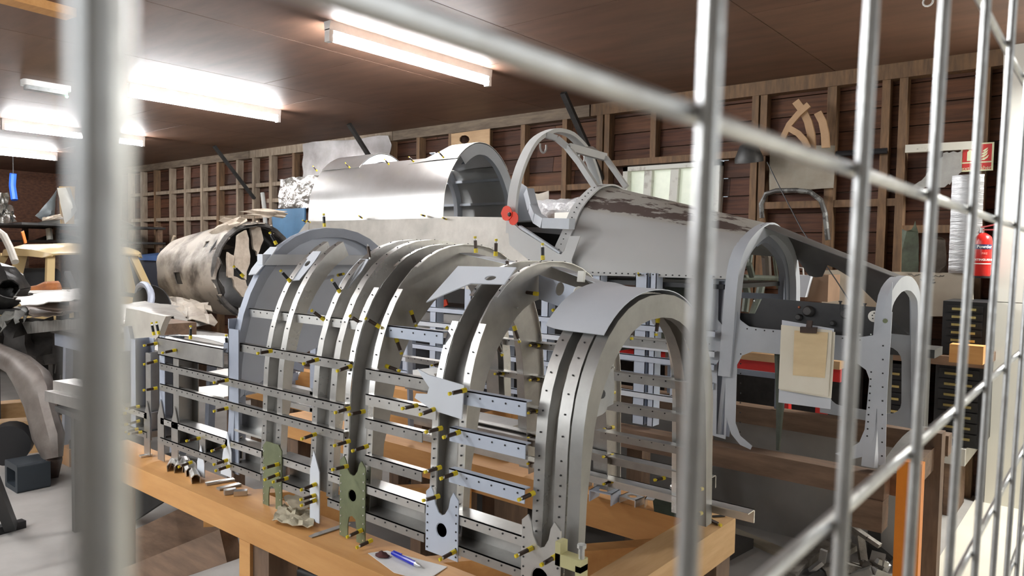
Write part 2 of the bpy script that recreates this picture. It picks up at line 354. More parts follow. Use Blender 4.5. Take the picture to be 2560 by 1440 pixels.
# ================================================================== FRONT JIG: timber trestle bench
ZB = .75
jb = root('timber_trestle', (-1.8, 1.58, 0), 'orange pine trestle frame under the front row of metal arches', 'trestle')
def beam(name, a, b, wd, ht, m, par, up=(0, 0, 1)):
    q = MB(); q.bar(a, b, wd, ht, m, up); return part(name, q, par, smooth=False)
fb0, fb1 = 1.115, 1.255
q = MB(); q.box((-2.95, fb0, ZB-.075), (-.62, fb1, ZB), WOOD); part('front_beam', q, jb, smooth=False)
q = MB(); q.box((-2.9, 1.92, ZB-.10), (-.84, 2.03, ZB), WOOD); part('rear_beam', q, jb, smooth=False)
q = MB(); q.box((-.925, 1.13, ZB-.101), (-.823, 2.032, ZB+.001), WOODT); part('end_beam', q, jb, smooth=False)
beam('cross_brace', (-1.42, 1.26, ZB-.12), (-.95, 1.88, ZB-.12), .05, .13, WOOD, jb)
beam('cross_brace', (-2.35, 1.25, ZB-.13), (-1.75, 1.92, ZB-.13), .045, .11, WOOD, jb)
for x, y in ((-1.812, 1.17), (-.87, 1.97), (-1.85, 1.975), (-2.88, 1.19), (-2.85, 1.975), (-.72, 1.17)):
    q = MB(); q.box((x-.04, y-.045, 0), (x+.04, y+.045, ZB-.076 if y < 1.5 else ZB-.101), WOODV); part('leg', q, jb, smooth=False)
q = MB(); q.box((-1.905, fb0+.0, .56), (-1.85, fb0+.03, ZB-.076), WOOD); part('cleat', q, jb, smooth=False)
pA = at(600, 1335, 'y', 1.2); pB = at(300, 1440, 'y', 1.2)
beam('diagonal_brace', (pA.x, 1.17, pA.z-.02), (pB.x-.2, 1.17, pB.z-.13), .05, .10, WOODD, jb)
pA = at(560, 1255, 'y', 1.5); pB = at(300, 1390, 'y', 1.35)
beam('diagonal_brace', (pA.x+.05, 1.5, pA.z), (pB.x, 1.33, pB.z), .05, .14, WOODD, jb)
# ================================================================== FUSELAGE FRAME of sheet metal arches
ff = root('fuselage_frame', (-1.8, 1.58, ZB), 'open framework of riveted aluminium arches standing on the orange pine trestle', 'aircraft frame')
CYF = 1.585
def topz(x): return interp([(-2.12, 1.575), (-1.69, 1.532), (-1.5, 1.515), (-1.2, 1.47), (-.95, 1.411), (-.8, 1.407)], x)
def hw(x): return interp([(-2.12, .37), (-1.5, .365), (-1.2, .345), (-.95, .312), (-.8, .31)], x)
def cyf(x): return interp([(-2.12, 1.585), (-1.2, 1.585), (-.95, 1.549), (-.8, 1.545)], x)
SPR = 1.06
def arch_pt(x, s):
    """s 0..1 front foot -> spring, 1..3 over the top, 3..4 rear spring -> foot ; returns (y,z) and outward normal"""
    h, t, cy = hw(x), topz(x), cyf(x)
    def P(s):
        if s <= 1: return Vector((cy-h-.012*(1-s), lerp(ZB+.03, SPR, s)))
        if s >= 3: return Vector((cy+h+.012*(s-3), lerp(SPR, ZB+.03, s-3)))
        a = math.pi*(1-(s-1)/2); c, sn = math.cos(a), math.sin(a); e = 2/2.25
        return Vector((cy+h*math.copysign(abs(c)**e, c), SPR+(t-SPR)*abs(sn)**e))
    p = P(s); d = P(min(s+.02, 4))-P(max(s-.02, 0)); n = Vector((-d.y, d.x)).normalized()
    return p, n
def arch_path(x, s0, s1, n=30):
    o = []
    for i in range(n+1):
        s = lerp(s0, s1, i/n); p, nn = arch_pt(x, s); o.append((Vector((x, p.x, p.y)), Vector((1, 0, 0)), Vector((0, nn.x, nn.y))*interp([(0, .42), (.8, .45), (1.5, 1), (2.5, .95), (3.2, .7), (4, .6)], s)))
    return o
def former(x0, x1, s0, s1, d, ml, mw, lip=.021, name='former', n=30, parent=None, d2=None):
    wd = x1-x0; d2 = d2 or d
    pr = thick([(0, 0), (lip, 0), (lip+.001, -d), (wd-lip-.001, -d), (wd-lip, 0), (wd, 0), (wd+.001, -d2)], .0022)
    k = len(pr); ms = [mw]*k
    for e in (0, 4, k-3, k-7): ms[e % k] = ml
    # rivet holes along both lips
    q = MB(); path = arch_path((x0), s0, s1, n)
    q.sweep(pr, path, mw, ms)
    for i in range(int(abs(s1-s0)*13)):
        s = lerp(s0, s1, (i+.5)/int(abs(s1-s0)*13)); p, nn = arch_pt(x0, s); nv = Vector((0, nn.x, nn.y))
        for xx in (x0+lip/2, x1-lip/2): q.disc(Vector((xx, p.x, p.y))+nv*.0022, nv, .002, HOLE, 6)
    return part(name, q, ff)
def former2(x0, x1, s0, s1, d, d2, gap, ml, mw, lip=.021, n=40):
    wd = x1-x0
    pr = thick([(lip, 0), (lip+.001, -d), (wd-lip-.004, -d), (wd-lip-.003, -.002), (wd-lip, -.001), (wd-lip+.001, -d2)], .0022)
    q = MB(); q.sweep(pr, arch_path(x0, s0, s1, n), mw); part('former', q, ff)
    for a, b, lw in ((s0, gap[0], lip), (gap[1], s1, lip*.55)):
        for xx in (lip-lw, wd-lip):
            q = MB(); q.sweep([(xx, 0), (xx+lw, 0), (xx+lw, .0022), (xx, .0022)], arch_path(x0, a, b, int(n*(b-a)/4)+6), ml)
            k = int((b-a)*13)
            for i in range(k):
                p, nn = arch_pt(x0, lerp(a, b, (i+.5)/k)); nv = Vector((0, nn.x, nn.y)); q.disc(Vector((x0+xx+lw/2, p.x, p.y))+nv*.003, nv, .0022, HOLE, 6)
            part('flange', q, ff)
# F1 : the nearest pair
former(-.945, -.862, 0.2, 4, .04, ALUB, ALUD, n=36, lip=.026, d2=.04)
pr = thick([(-.026, -.006), (-.026, 0), (0, 0), (0, -.052), (-.022, -.052)], .0022)
q = MB(); q.sweep(pr, arch_path(-.826, 0.05, 4, 40), ALUK); part('end_former', q, ff)
former2(-1.255, -1.145, .05, 4, .05, .095, (1.42, 1.56), ALUB, ALUD)
former2(-1.565, -1.45, .2, 4, .05, .12, (1.50, 1.64), ALUB, ALUD)
former(-1.705, -1.605, .2, 3.2, .045, ALUB, ALUD, n=32, d2=.045)
former(-1.945, -1.848, .2, 1.75, .045, ALUB, ALUD, n=24, d2=.045)
# bulkhead F6: flanged plate with a curved top
out = []
for i in range(41):
    p, n_ = arch_pt(-2.12, lerp(1.15, 2.85, i/40)); out.append((p.x, p.y))
out += [(out[-1][0]-.02, 1.16), (1.62, 1.19), (1.42, 1.13), (out[0][0], 1.02)]
q = MB(); q.plate(out, [], lambda u, v, w_: (-2.123+w_, u, v), .004, BULK)
part('bulkhead_plate', q, ff)
pr = thick([(-.03, 0), (0, 0), (0, -.03)], .0022)
q = MB(); q.sweep(pr, arch_path(-2.10, 0.1, 4, 40), BLUED); part('bulkhead_flange', q, ff)
q = MB(); q.box((-2.115, 1.3, 1.448), (-2.085, 1.88, 1.482), PALE); part('bulkhead_stiffener', q, ff)
p, n_ = arch_pt(-2.12, 1.0)
q = MB(); q.box((-2.135, 1.212, ZB+.05), (-2.075, 1.216, 1.25), BLUED); q.box((-2.135, 1.212, ZB+.05), (-2.131, 1.27, 1.28), BLUED); part('bulkhead_post', q, ff)
q = MB(); q.bar((-2.13, 1.22, 1.19), (-2.55, 1.75, 1.02), .05, .03, BLUED); q.bar((-2.13, 1.25, 1.05), (-2.5, 1.7, 1.0), .03, .03, BLUED); part('bulkhead_strut', q, ff)
# left end posts and box top
for x, z1, m in ((-2.285, .89, ALUD), (-2.46, 1.14, ALUD), (-2.56, 1.19, BLUED), (-2.665, 1.12, ALUD), (-2.785, 1.16, BLUED), (-2.90, 1.1, BLUED), (-3.0, 1.02, ALUD)):
    q = MB(); q.box((x-.02, 1.205, ZB+.06), (x+.022, 1.208, z1), m); q.box((x-.02, 1.205, ZB+.06), (x-.017, 1.275, z1), m); q.box((x-.02, 1.272, ZB+.06), (x+.022, 1.275, z1), m)
    part('post', q, ff, smooth=False)
for x, z1 in ((-2.56, .97), (-2.46, .96), (-2.665, .95), (-2.12, .93), (-2.285, .86)):
    q = MB(); q.plate([(-.022, .755), (.024, .755), (.024, z1-.06), (.002, z1), (-.022, z1-.06)] if x != -2.12 else [(-.04, .79), (.024, .79), (.024, z1-.06), (0, z1), (-.026, z1-.07)], [], lambda u, v, w_: (x+u, 1.2+w_, v), .003, PALE if x > -2.3 else ALUD); part('gusset_plate', q, ff)
def strip(x0, x1, z, h, y=1.2, m=ALU, name='stringer', holes=True, lipd=.02, yb=None):
    q = MB(); q.box((x0, y, z-h/2), (x1, y+.0025, z+h/2), m); q.box((x0, y, z+h/2-.0025), (x1, y+lipd, z+h/2), m)
    if holes:
        n = max(2, int((x1-x0)/.035))
        for k in range(n):
            xx = lerp(x0, x1, (k+.5)/n); q.disc((xx, y, z+(h*.12)), (0, -1, 0), .0022, HOLE, 6)
    return part(name, q, ff, smooth=False)
q = MB(); q.box((-2.57, 1.197, 1.125), (-2.14, 1.2, 1.187), ALUD); q.box((-2.57, 1.197, 1.184), (-2.14, 1.24, 1.187), ALUD); q.box((-2.57, 1.197, 1.125), (-2.14, 1.24, 1.128), ALUD); part('edge_channel', q, ff, smooth=False)
P = [[(lerp(-2.57, -2.14, i/8), lerp(1.235, 1.62, j/6), 1.19-.10*(j/6)**2+.012*math.sin(i/8*3.1)) for j in range(7)] for i in range(9)]
q = MB(); q.grid(P, ALUB, .002); part('top_skin', q, ff)
# stringers, bay by bay
bays = [(-2.12, -1.945), (-1.848, -1.705), (-1.605, -1.565), (-1.462, -1.255), (-1.165, -.945)]
strip(-2.16, -1.55, 1.30, .026, 1.262, ALU); strip(-1.462, -1.255, 1.292, .03, 1.268, BLUE)
strip(-2.13, -1.55, 1.195, .026, 1.222, ALUD)
for z in (1.085, 1.012): strip(-2.57, -1.55, z, .024, 1.203, ALUD)
for z, m in ((1.188, ALUD), (1.123, ALU)): strip(-1.462, -1.21, z, .028, 1.203, m)
for z, m in ((1.062, ALUD), (.968, ALUD)): strip(-1.462, -1.255, z, .026, 1.203, m)
for z in (1.175, 1.085, .99): strip(-1.165, -.945, z, .032, 1.203, BLUE)
for a, b in ((-2.9, -2.665), (-2.56, -2.12), (-2.10, -1.93), (-1.86, -1.69), (-1.61, -1.55), (-1.475, -1.24), (-1.165, -.945)):
    strip(a, b, .895, .022, 1.20, ALU, 'upper_longeron', lipd=.05); q = MB()
    q.box((a, 1.25, .835), (b, 1.253, .905), ALUD); part('longeron_web', q, ff, smooth=False)
    strip(a, b, .826, .022, 1.198, ALUD, 'lower_longeron', lipd=.055)
q = MB(); q.box((-2.12, 1.21, .935), (-1.945, 1.27, .942), ALU); q.box((-2.12, 1.25, .94), (-1.945, 1.253, .995), ALU); part('shelf_bracket', q, ff, smooth=False)
# rear side: legs are part of the arches; stringers of the far side
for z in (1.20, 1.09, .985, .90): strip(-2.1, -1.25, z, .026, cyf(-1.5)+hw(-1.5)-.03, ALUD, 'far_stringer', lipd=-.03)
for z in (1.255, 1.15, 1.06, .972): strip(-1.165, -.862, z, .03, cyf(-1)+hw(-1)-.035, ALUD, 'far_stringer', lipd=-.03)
for z, m in ((.885, ALUD), (.815, ALU)):
    q = MB(); xe = -.72 if z < .85 else -.83; q.box((-2.9, 1.9, z-.018), (xe, 1.905, z+.018), m); q.box((-2.9, 1.86, z+.015), (xe, 1.905, z+.018), m); part('far_longeron', q, ff, smooth=False)
for x in (-2.85, -2.66, -2.5, -2.3):
    q = MB(); q.box((x-.02, 1.90, ZB+.05), (x+.02, 1.93, 1.1), BLUED); part('far_post', q, ff, smooth=False)
# gusset plates at the feet
def foot(x0, x1, z0, z1, m, hz=None, hr=.02, slot=False, dip=.08, y=1.196):
    mid = (x0+x1)/2; wd = x1-x0
    o = [(x0, z0)]
    if slot: o += [(mid-.018, z0), (mid-.018, z0+.035)]+[(mid+.018*math.cos(a), z0+.045+.018*math.sin(a)) for a in (2.4, 1.57, .7)]+[(mid+.018, z0+.035), (mid+.018, z0)]
    o += [(x1, z0), (x1, z1-.015)]
    o += [(x1-.016, z1)]+[(mid+(wd/2-.024)*math.cos(a), z1-dip*math.sin(a)) for a in (.25, .7, 1.2, 1.57, 1.95, 2.45, 2.9)]+[(x0+.016, z1), (x0, z1-.015)]
    holes = [circ(mid, hz, hr)] if hz else []
    q = MB(); q.plate(o, holes, lambda u, v, w_: (u, y+w_, v), .003, m)
    n = int((z1-z0)/.022)
    for k in range(n):
        for xx in (x0+.006, x1-.006): q.disc((xx, y, lerp(z0, z1-.02, (k+.5)/n)), (0, -1, 0), .0022, ALUB if m is ZINC else HOLE, 6)
    if hz: q.lathe([(hr, 0), (hr+.001, .012), (hr-.002, .012), (hr-.002, 0)], (mid, y+.001, hz), (0, 1, 0), m, 14)
    return part('foot_plate', q, ff)
foot(-.945, -.845, .752, .958, ALU, .832, .023, dip=.062)
foot(-1.232, -1.128, .80, .955, BLUE, .86, .018, dip=.06)
foot(-1.555, -1.452, .752, .965, ZINC, .868, .017, True, dip=.045)
foot(-1.915, -1.82, .752, .94, ZINC, None, .02, True, dip=-.0)
q = MB(); q.plate([(-.02, .76), (.022, .76), (.022, .90), (-.004, .955), (-.02, .90)], [], lambda u, v, w_: (-1.665+u, 1.196+w_, v), .003, PALE); part('foot_plate', q, ff)
# shoulder plate on arch two
q = MB(); q.plate([(-1.118, 1.128), (-1.112, 1.205), (-1.225, 1.215), (-1.262, 1.225), (-1.245, 1.207), (-1.222, 1.186), (-1.228, 1.170), (-1.265, 1.166), (-1.27, 1.155), (-1.212, 1.135)], [], lambda u, v, w_: (u, 1.192+w_, v), .003, PALE); part('side_plate', q, ff)
# top skin strips
def skin(x0, x1, s0, s1, m, name, off=.004, skip=None, holes=None, nu=8, nv=16):
    P = []
    for i in range(nu+1):
        x = lerp(x0, x1, i/nu); row = []
        for j in range(nv+1):
            p, n_ = arch_pt(x, lerp(s0, s1, j/nv)); row.append((x, p.x+n_.x*off, p.y+n_.y*off))
        P.append(row)
    q = MB(); q.grid(P, m, .002, skip); return part(name, q, ff)
skin(-.985, -.83, 1.52, 2.55, PALE, 'top_skin_strip', .013, nu=6, nv=20)
skin(-1.165, -1.0, 2.0, 2.4, PALE, 'top_skin_strip', .004, nu=4)
skin(-1.70, -1.24, 1.95, 2.5, PALE, 'top_skin_strip', -.012, skip=lambda i, j: 2 <= i <= 5 and 2 <= j <= 12)
# gusset of arch two/three: pale angled plate with an eyelet
G = [at(1065, 755, 'x', -1.38), at(1145, 665, 'x', -1.36), at(1290, 668, 'x', -1.12), at(1262, 712, 'x', -1.12), at(1180, 712, 'x', -1.25), at(1132, 760, 'x', -1.32)]
o3 = G[1]; uu = (G[2]-G[1]).normalized(); nn_ = uu.cross((G[0]-G[1]).normalized()).normalized(); vv = nn_.cross(uu)
loc2 = [((g-o3).dot(uu), (g-o3).dot(vv)) for g in G]
hc = at(1220, 687, 'x', -1.19); hu, hv = (hc-o3).dot(uu), (hc-o3).dot(vv)
q = MB(); q.plate(loc2, [[(hu+.022*math.cos(a*.524), hv+.009*math.sin(a*.524)) for a in range(12)]], lambda u, v, w_: o3+uu*u+vv*v+nn_*w_, .003, PALE); part('corner_plate', q, ff)
# spar web with lightening holes behind arch one
G = [at(1347, 687, 'x', -1.16), at(1490, 735, 'x', -.95), at(1400, 780, 'x', -1.0), at(1347, 748, 'x', -1.15)]
o3 = G[0]; uu = (G[1]-G[0]).normalized(); nn_ = uu.cross(G[3]-G[0]).normalized(); vv = nn_.cross(uu)
if vv.z > 0: vv = -vv
loc2 = [((g-o3).dot(uu), (g-o3).dot(vv)) for g in G]
def uvof(p): return ((p-o3).dot(uu), (p-o3).dot(vv))
hc = uvof(at(1404, 723, 'x', -1.075))
q = MB(); q.plate(loc2, [circ(hc[0], hc[1], .017, 14)], lambda u, v, w_: o3+uu*u+vv*v+nn_*w_, .003, BLUE); part('web_plate', q, ff)
c0 = at(1448, 730, 'x', -1.0)
q = MB(); q.lathe([(.0135, -.004), (.0135, .004), (.012, .006)], c0, (.5, -.8, .3), WHITE, 12)
for a in range(4): q.disc(c0+Vector((.5, -.8, .3)).normalized()*.006+Vector((0, .3, .9))*.006*math.cos(a*1.57)+Vector((.8, .5, 0))*.006*math.sin(a*1.57), (.5, -.8, .3), .002, HOLE, 6)
part('rubber_grommet', q, ff)
a, b = at(1455, 678, 'x', -1.05), at(1452, 705, 'x', -1.05)
q = MB(); q.bar(a, b, .018, .01, WHITE); part('white_bracket', q, ff, smooth=False)
# brackets of arch four and five
for px, X in (((768, 668), -1.9), ((886, 690), -1.69), ((660, 655), -2.1)):
    c0 = at(px[0], px[1], 'x', X); uu = Vector((0, .62, .78)); vv = Vector((1, .0, 0)).normalized()
    q = MB(); q.plate([(-.055, -.03), (-.03, -.038), (.02, -.034), (.06, -.02), (.06, .02), (.02, .022), (-.05, .008)], [circ(.012, -.006, .011, 12)], lambda u, v, w_: c0+uu*u+vv*v+Vector((0, -.78, .62))*w_, .003, PALE); part('eye_bracket', q, ff)
# clear bag with a small part hanging inside arch one
bag = root('parts_bag', at(1500, 1040, 'x', -1.02)+Vector((0, 0, -.0)), 'clear plastic bag of small parts hanging inside the nearest arch', 'bag')
BAGM = mat('clear_polythene', (.62, .62, .60), .25, 0, (.5, .5, .48), 9, bump=.4, bsc=14)
A = [at(1458, 930, 'x', -1.0), at(1533, 880, 'x', -1.02), at(1530, 1010, 'x', -1.0), at(1467, 1062, 'x', -1.0)]
P = [[lerp(lerp(A[0], A[1], i/6), lerp(A[3], A[2], i/6), j/6)+Vector((R.uniform(-.006, .006), R.uniform(-.006, .006), 0)) for j in range(7)] for i in range(7)]
q = MB(); q.grid(P, BAGM, .004); part('bag_film', q, bag)
q = MB(); c0 = at(1503, 985, 'x', -.995); q.lathe([(.008, -.002), (.012, -.002), (.012, .003), (.008, .003)], c0, (1, -.3, .1), DARK, 10); part('washer', q, bag)
# ------------------------------------------------------------------ skin pins (clecos)
pm = MB(); pm.tube([(0, 0, 0), (0, 0, .014)], .0062, YEL, 8); pm.tube([(0, 0, .013), (0, 0, .040)], .0052, BRN, 8); pm.tube([(0, 0, .039), (0, 0, .047)], .0026, GALV, 6); pm.tube([(0, 0, .046), (0, 0, .053)], .0046, YEL, 8)
PIN = pm.mesh('skin_pin')
pk = MB(); pk.tube([(0, 0, 0), (0, 0, .014)], .0062, YEL, 8); pk.tube([(0, 0, .013), (0, 0, .040)], .0052, BLK, 8); pk.tube([(0, 0, .039), (0, 0, .047)], .0026, GALV, 6); pk.tube([(0, 0, .046), (0, 0, .053)], .0046, YEL, 8)
PINK = pk.mesh('skin_pin')
pb = MB(); pb.tube([(0, 0, 0), (0, 0, .006)], .003, GALV, 8); pb.tube([(0, 0, .006), (0, 0, .042)], .005, BRN, 8); pb.tube([(0, 0, .042), (0, 0, .05)], .002, GALV, 6)
PINB = pb.mesh('skin_pin')
def pin(p, d, par, me=PIN):
    d = Vector(d)+Vector((R.uniform(-.09, .09), R.uniform(-.09, .09), R.uniform(-.09, .09))); o = instance(me, 'skin_pin', p, Vector((0, 0, 1)).rotation_difference(d.normalized()), par); o.scale = (.9, .9, .86); return o
side = [(680, 877), (796, 898), (879, 915), (570, 1020), (571, 950), (393, 858), (393, 902), (393, 970), (349, 1016), (349, 1052), (346, 1072), (355, 1080), (500, 1095), (563, 1115), (569, 1150), (574, 1165),
        (697, 1160), (697, 1185), (790, 1085), (875, 1020), (875, 1102), (870, 1165), (912, 1028), (920, 1115), (1043, 1013), (1088, 1022), (1165, 975), (1150, 1080), (1105, 1070), (1102, 1168), (1142, 1182), (1098, 1240),
        (790, 1210), (788, 1238), (790, 1250), (720, 1195), (905, 1325), (930, 1350), (1335, 1232), (1390, 1390), (1330, 1370), (1138, 1378), (455, 1225), (480, 1155), (318, 1060), (316, 1033), (440, 875)]
for px in side: pin(at(px[0], px[1], 'y', 1.195), (-.15, -1, -.12), ff)
for px, X, d, me in (((811, 800), -1.69, (-.5, -.7, .6), PIN), ((908, 812), -1.56, (-.5, -.7, .55), PIN), ((950, 818), -1.47, (-.5, -.7, .55), PIN), ((851, 732), -1.69, (-.3, -.6, .9), PINK), ((726, 704), -1.93, (-.4, -.6, .85), PINK), ((609, 692), -2.12, (-.5, -.6, .75), PINK),
                     ((691, 611), -2.12, (-.4, -.4, .9), PINK), ((811, 567), -2.12, (-.1, 0, 1), PINK), ((1190, 632), -1.38, (-.1, 0, 1), PIN), ((1239, 640), -1.28, (0, 0, 1), PIN), ((1150, 848), -1.24, (-.6, -.6, .6), PINK), ((1357, 650), -1.2, (.0, 0, 1), PINK),
                     ((1405, 815), -1.0, (-.3, -.3, .9), PIN), ((845, 633), -2.11, (1, -.2, .0), PIN), ((845, 688), -2.11, (1, -.2, .1), PIN), ((1345, 735), -1.13, (-1, -.1, 0), PIN), ((1260, 765), -1.2, (1, .1, -.1), PINB), ((1645, 795), -.9, (0, 0, -1), PIN), ((1583, 802), -.9, (0, 0, -1), PIN),
                     ((1240, 848), -1.2, (.3, .2, -.8), PIN), ((1285, 815), -1.2, (.3, .2, -.8), PIN), ((1027, 776), -1.45, (.3, .2, -.8), PIN), ((990, 845), -1.45, (.3, .2, -.8), PIN), ((965, 915), -1.45, (1, .2, -.2), PIN), ((1492, 913), -.9, (1, .1, 0), PINB), ((397, 836), -2.57, (-.2, 0, 1), PINK), ((385, 838), -2.6, (-.3, 0, 1), PINK), ((476, 848), -2.37, (0, 0, 1), PINK), ((567, 872), -2.15, (0, 0, 1), PINK)):
    pin(at(px[0], px[1], 'x', X), d, ff, me)
for X, z in ((-.9, 1.255), (-.9, 1.15), (-.9, 1.06), (-.9, .972), (-1.2, 1.2), (-1.2, 1.09), (-1.2, .985), (-1.2, .9), (-1.5, 1.2), (-1.5, 1.09), (-1.5, .985), (-1.5, .9), (-1.65, 1.09), (-1.95, 1.09), (-1.9, .985), (-.88, .885), (-.88, .82), (-1.2, .82), (-1.5, .82), (-1.0, .885), (-1.35, .885)):
    pin((X+.05, cyf(X)+hw(X)-.04, z), (-.1, -1, .05), ff)
for px in ((925, 640), (1272, 678)): pin(at(px[0], px[1]+8, 'x', -1.6 if px[0] < 1000 else -1.25), (-.25, 0, 1), ff, PINB)
# ================================================================== COCKPIT SECTION on the rear jig
def atp(px, py, p, n):
    d = FW+RT*((px-1280)/FPX)-UP*((py-720)/FPX); n = Vector(n); return CAM+d*((Vector(p)-CAM).dot(n)/d.dot(n))
WORN = bpy.data.materials.new('grey_paint_worn_to_brown'); WORN.use_nodes = True
def worn():
    nt = WORN.node_tree; N = nt.nodes; L = nt.links.new; b = N['Principled BSDF']; b.inputs['Roughness'].default_value = .5
    tc = N.new('ShaderNodeTexCoord'); mp = N.new('ShaderNodeMapping'); mp.inputs['Scale'].default_value = (1.6, 5, 9)
    nz = N.new('ShaderNodeTexNoise'); nz.inputs['Scale'].default_value = 2.6; nz.inputs['Detail'].default_value = 8; nz.inputs['Roughness'].default_value = .68
    sp = N.new('ShaderNodeSeparateXYZ'); L(tc.outputs['Object'], mp.inputs['Vector']); L(mp.outputs['Vector'], nz.inputs['Vector']); L(tc.outputs['UV'], sp.inputs['Vector'])
    rp = N.new('ShaderNodeValToRGB'); e = rp.color_ramp.elements                 # band of wear along the shoulder of the cowl (v of the sheet)
    e[0].position = .30; e[0].color = (0, 0, 0, 1); e[1].position = .335; e[1].color = (.78, .78, .78, 1)
    for p, v in ((.385, .72), (.43, .36), (.58, .34), (.66, .2), (.78, .0)):
        q = e.new(p); q.color = (v, v, v, 1)
    L(sp.outputs['Y'], rp.inputs['Fac'])
    ad = N.new('ShaderNodeMath'); ad.operation = 'ADD'; L(rp.outputs['Color'], ad.inputs[0]); mr = N.new('ShaderNodeMapRange'); mr.inputs['From Min'].default_value = .34; mr.inputs['From Max'].default_value = .66; mr.inputs['To Min'].default_value = -.5; mr.inputs['To Max'].default_value = .5; L(nz.outputs['Fac'], mr.inputs['Value']); L(mr.outputs['Result'], ad.inputs[1])
    st = N.new('ShaderNodeMapRange'); st.inputs['From Min'].default_value = .52; st.inputs['From Max'].default_value = .60; L(ad.outputs['Value'], st.inputs['Value'])
    mx = N.new('ShaderNodeMix'); mx.data_type = 'RGBA'; mx.inputs['A'].default_value = (.47, .46, .42, 1); mx.inputs['B'].default_value = (.125, .095, .085, 1)
    L(st.outputs['Result'], mx.inputs['Factor']); 
    m2 = N.new('ShaderNodeMix'); m2.data_type = 'RGBA'; m2.inputs['A'].default_value = (.50, .505, .495, 1)
    r2 = N.new('ShaderNodeMapRange'); r2.inputs['From Min'].default_value = .29; r2.inputs['From Max'].default_value = .31; L(sp.outputs['Y'], r2.inputs['Value']); L(r2.outputs['Result'], m2.inputs['Factor']); L(mx.outputs['Result'], m2.inputs['B'])
    L(m2.outputs['Result'], b.inputs['Base Color'])
worn()
ck = root('cockpit_section', (-2.3, 3.33, .73), 'grey aircraft cockpit section with open windscreen frame and bare aluminium canopy behind', 'aircraft cockpit')
CK = {  # station x: (centre y, [(z, half width)...])
    -4.28: (3.34, [(1.40, .30), (1.69, .325), (1.86, .31), (2.00, .245), (2.09, .16), (2.14, .07), (2.15, 0)]),
    -2.98: (3.33, [(1.40, .36), (1.69, .33), (1.86, .315), (2.00, .245), (2.09, .16), (2.14, .07), (2.15, 0)]),
    -2.40: (3.33, [(1.38, .44), (1.646, .43), (1.81, .415), (1.96, .355), (2.09, .255), (2.165, .11), (2.18, 0)]),
    -2.09: (3.35, [(1.33, .46), (1.489, .45), (1.606, .37), (1.728, .29), (1.828, .15), (1.855, .06), (1.862, 0)]),
    -1.26: (3.37, [(.74, .47), (1.10, .42), (1.418, .38), (1.54, .305), (1.61, .185), (1.648, .06), (1.655, 0)]),
    -.67: (3.305, [(.74, .405), (1.126, .325), (1.303, .29), (1.377, .24), (1.42, .12), (1.430, .04), (1.432, 0)])}
def stn(tab, n=12, z0=None, z1=None, extra=0):
    """symmetric outline of a station from near z0 over the top to far z1"""
    cy, t = tab; t = [p for p in t]
    def side(z_lo):
        pts = [(interp(t, z_lo), z_lo)]+[(h, z) for z, h in t if z > z_lo+1e-4]
        # resample smooth (catmull-rom)
        o = []
        for i in range(len(pts)-1):
            p0 = Vector(pts[max(i-1, 0)]); p1 = Vector(pts[i]); p2 = Vector(pts[i+1]); p3 = Vector(pts[i+2]) if i+2 < len(pts) else Vector((-pts[i][0], pts[i][1]))
            for k in range(4):
                u = k/4; o.append(.5*((2*p1)+(p2-p0)*u+(2*p0-5*p1+4*p2-p3)*u*u+(3*p1-p0-3*p2+p3)*u**3))
        o.append(Vector(pts[-1])); return o
    a = side(z0); b = side(z1 if z1 is not None else z0)
    poly = [Vector((cy-h-extra, z)) if 0 else Vector((cy-p.x, p.y)) for p in a for h, z in ((0, 0),)]+[Vector((cy+p.x, p.y)) for p in b[::-1][1:]]
    d = [0]
    for p, q in zip(poly, poly[1:]): d.append(d[-1]+(q-p).length)
    o = []; k = 0
    for i in range(n+1):
        s = d[-1]*i/n
        while k < len(poly)-2 and d[k+1] < s: k += 1
        o.append(poly[k].lerp(poly[k+1], (s-d[k])/max(d[k+1]-d[k], 1e-9)))
    return o
def loft(stations, n, m, t=.002, skip=None, name='skin', par=None, uv=False, off=0):
    P = []
    for (xa, oa), (xb, ob) in zip(stations, stations[1:]):
        k = max(2, int(abs(xb-xa)/.08))
        for i in range(k+(1 if (xb, ob) == stations[-1] else 0)):
            f = i/k; P.append([(lerp(xa, xb, f), lerp(a.x, b.x, f), lerp(a.y, b.y, f)) for a, b in zip(oa, ob)])
    q = MB(); q.grid(P, m, t, (lambda i, j: skip(lerp(P[i][0][0], P[i+1][0][0], .5), j/n)) if skip else None)
    o = part(name, q, par or ck)
    if uv:
        nu, nv = len(P), len(P[0]); ul = o.data.uv_layers.new(name='sheet')
        for lp in o.data.loops:
            vi = lp.vertex_index % (nu*nv); ul.data[lp.index].uv = ((vi//nv)/(nu-1), (vi % nv)/(nv-1))
    return o
xA = at(885, 418, 'y', 3.08).x; xB = at(1020, 403, 'y', 3.08).x
SR, SF = stn(CK[-4.28], 40, 1.69), stn(CK[-2.98], 40, 1.69)
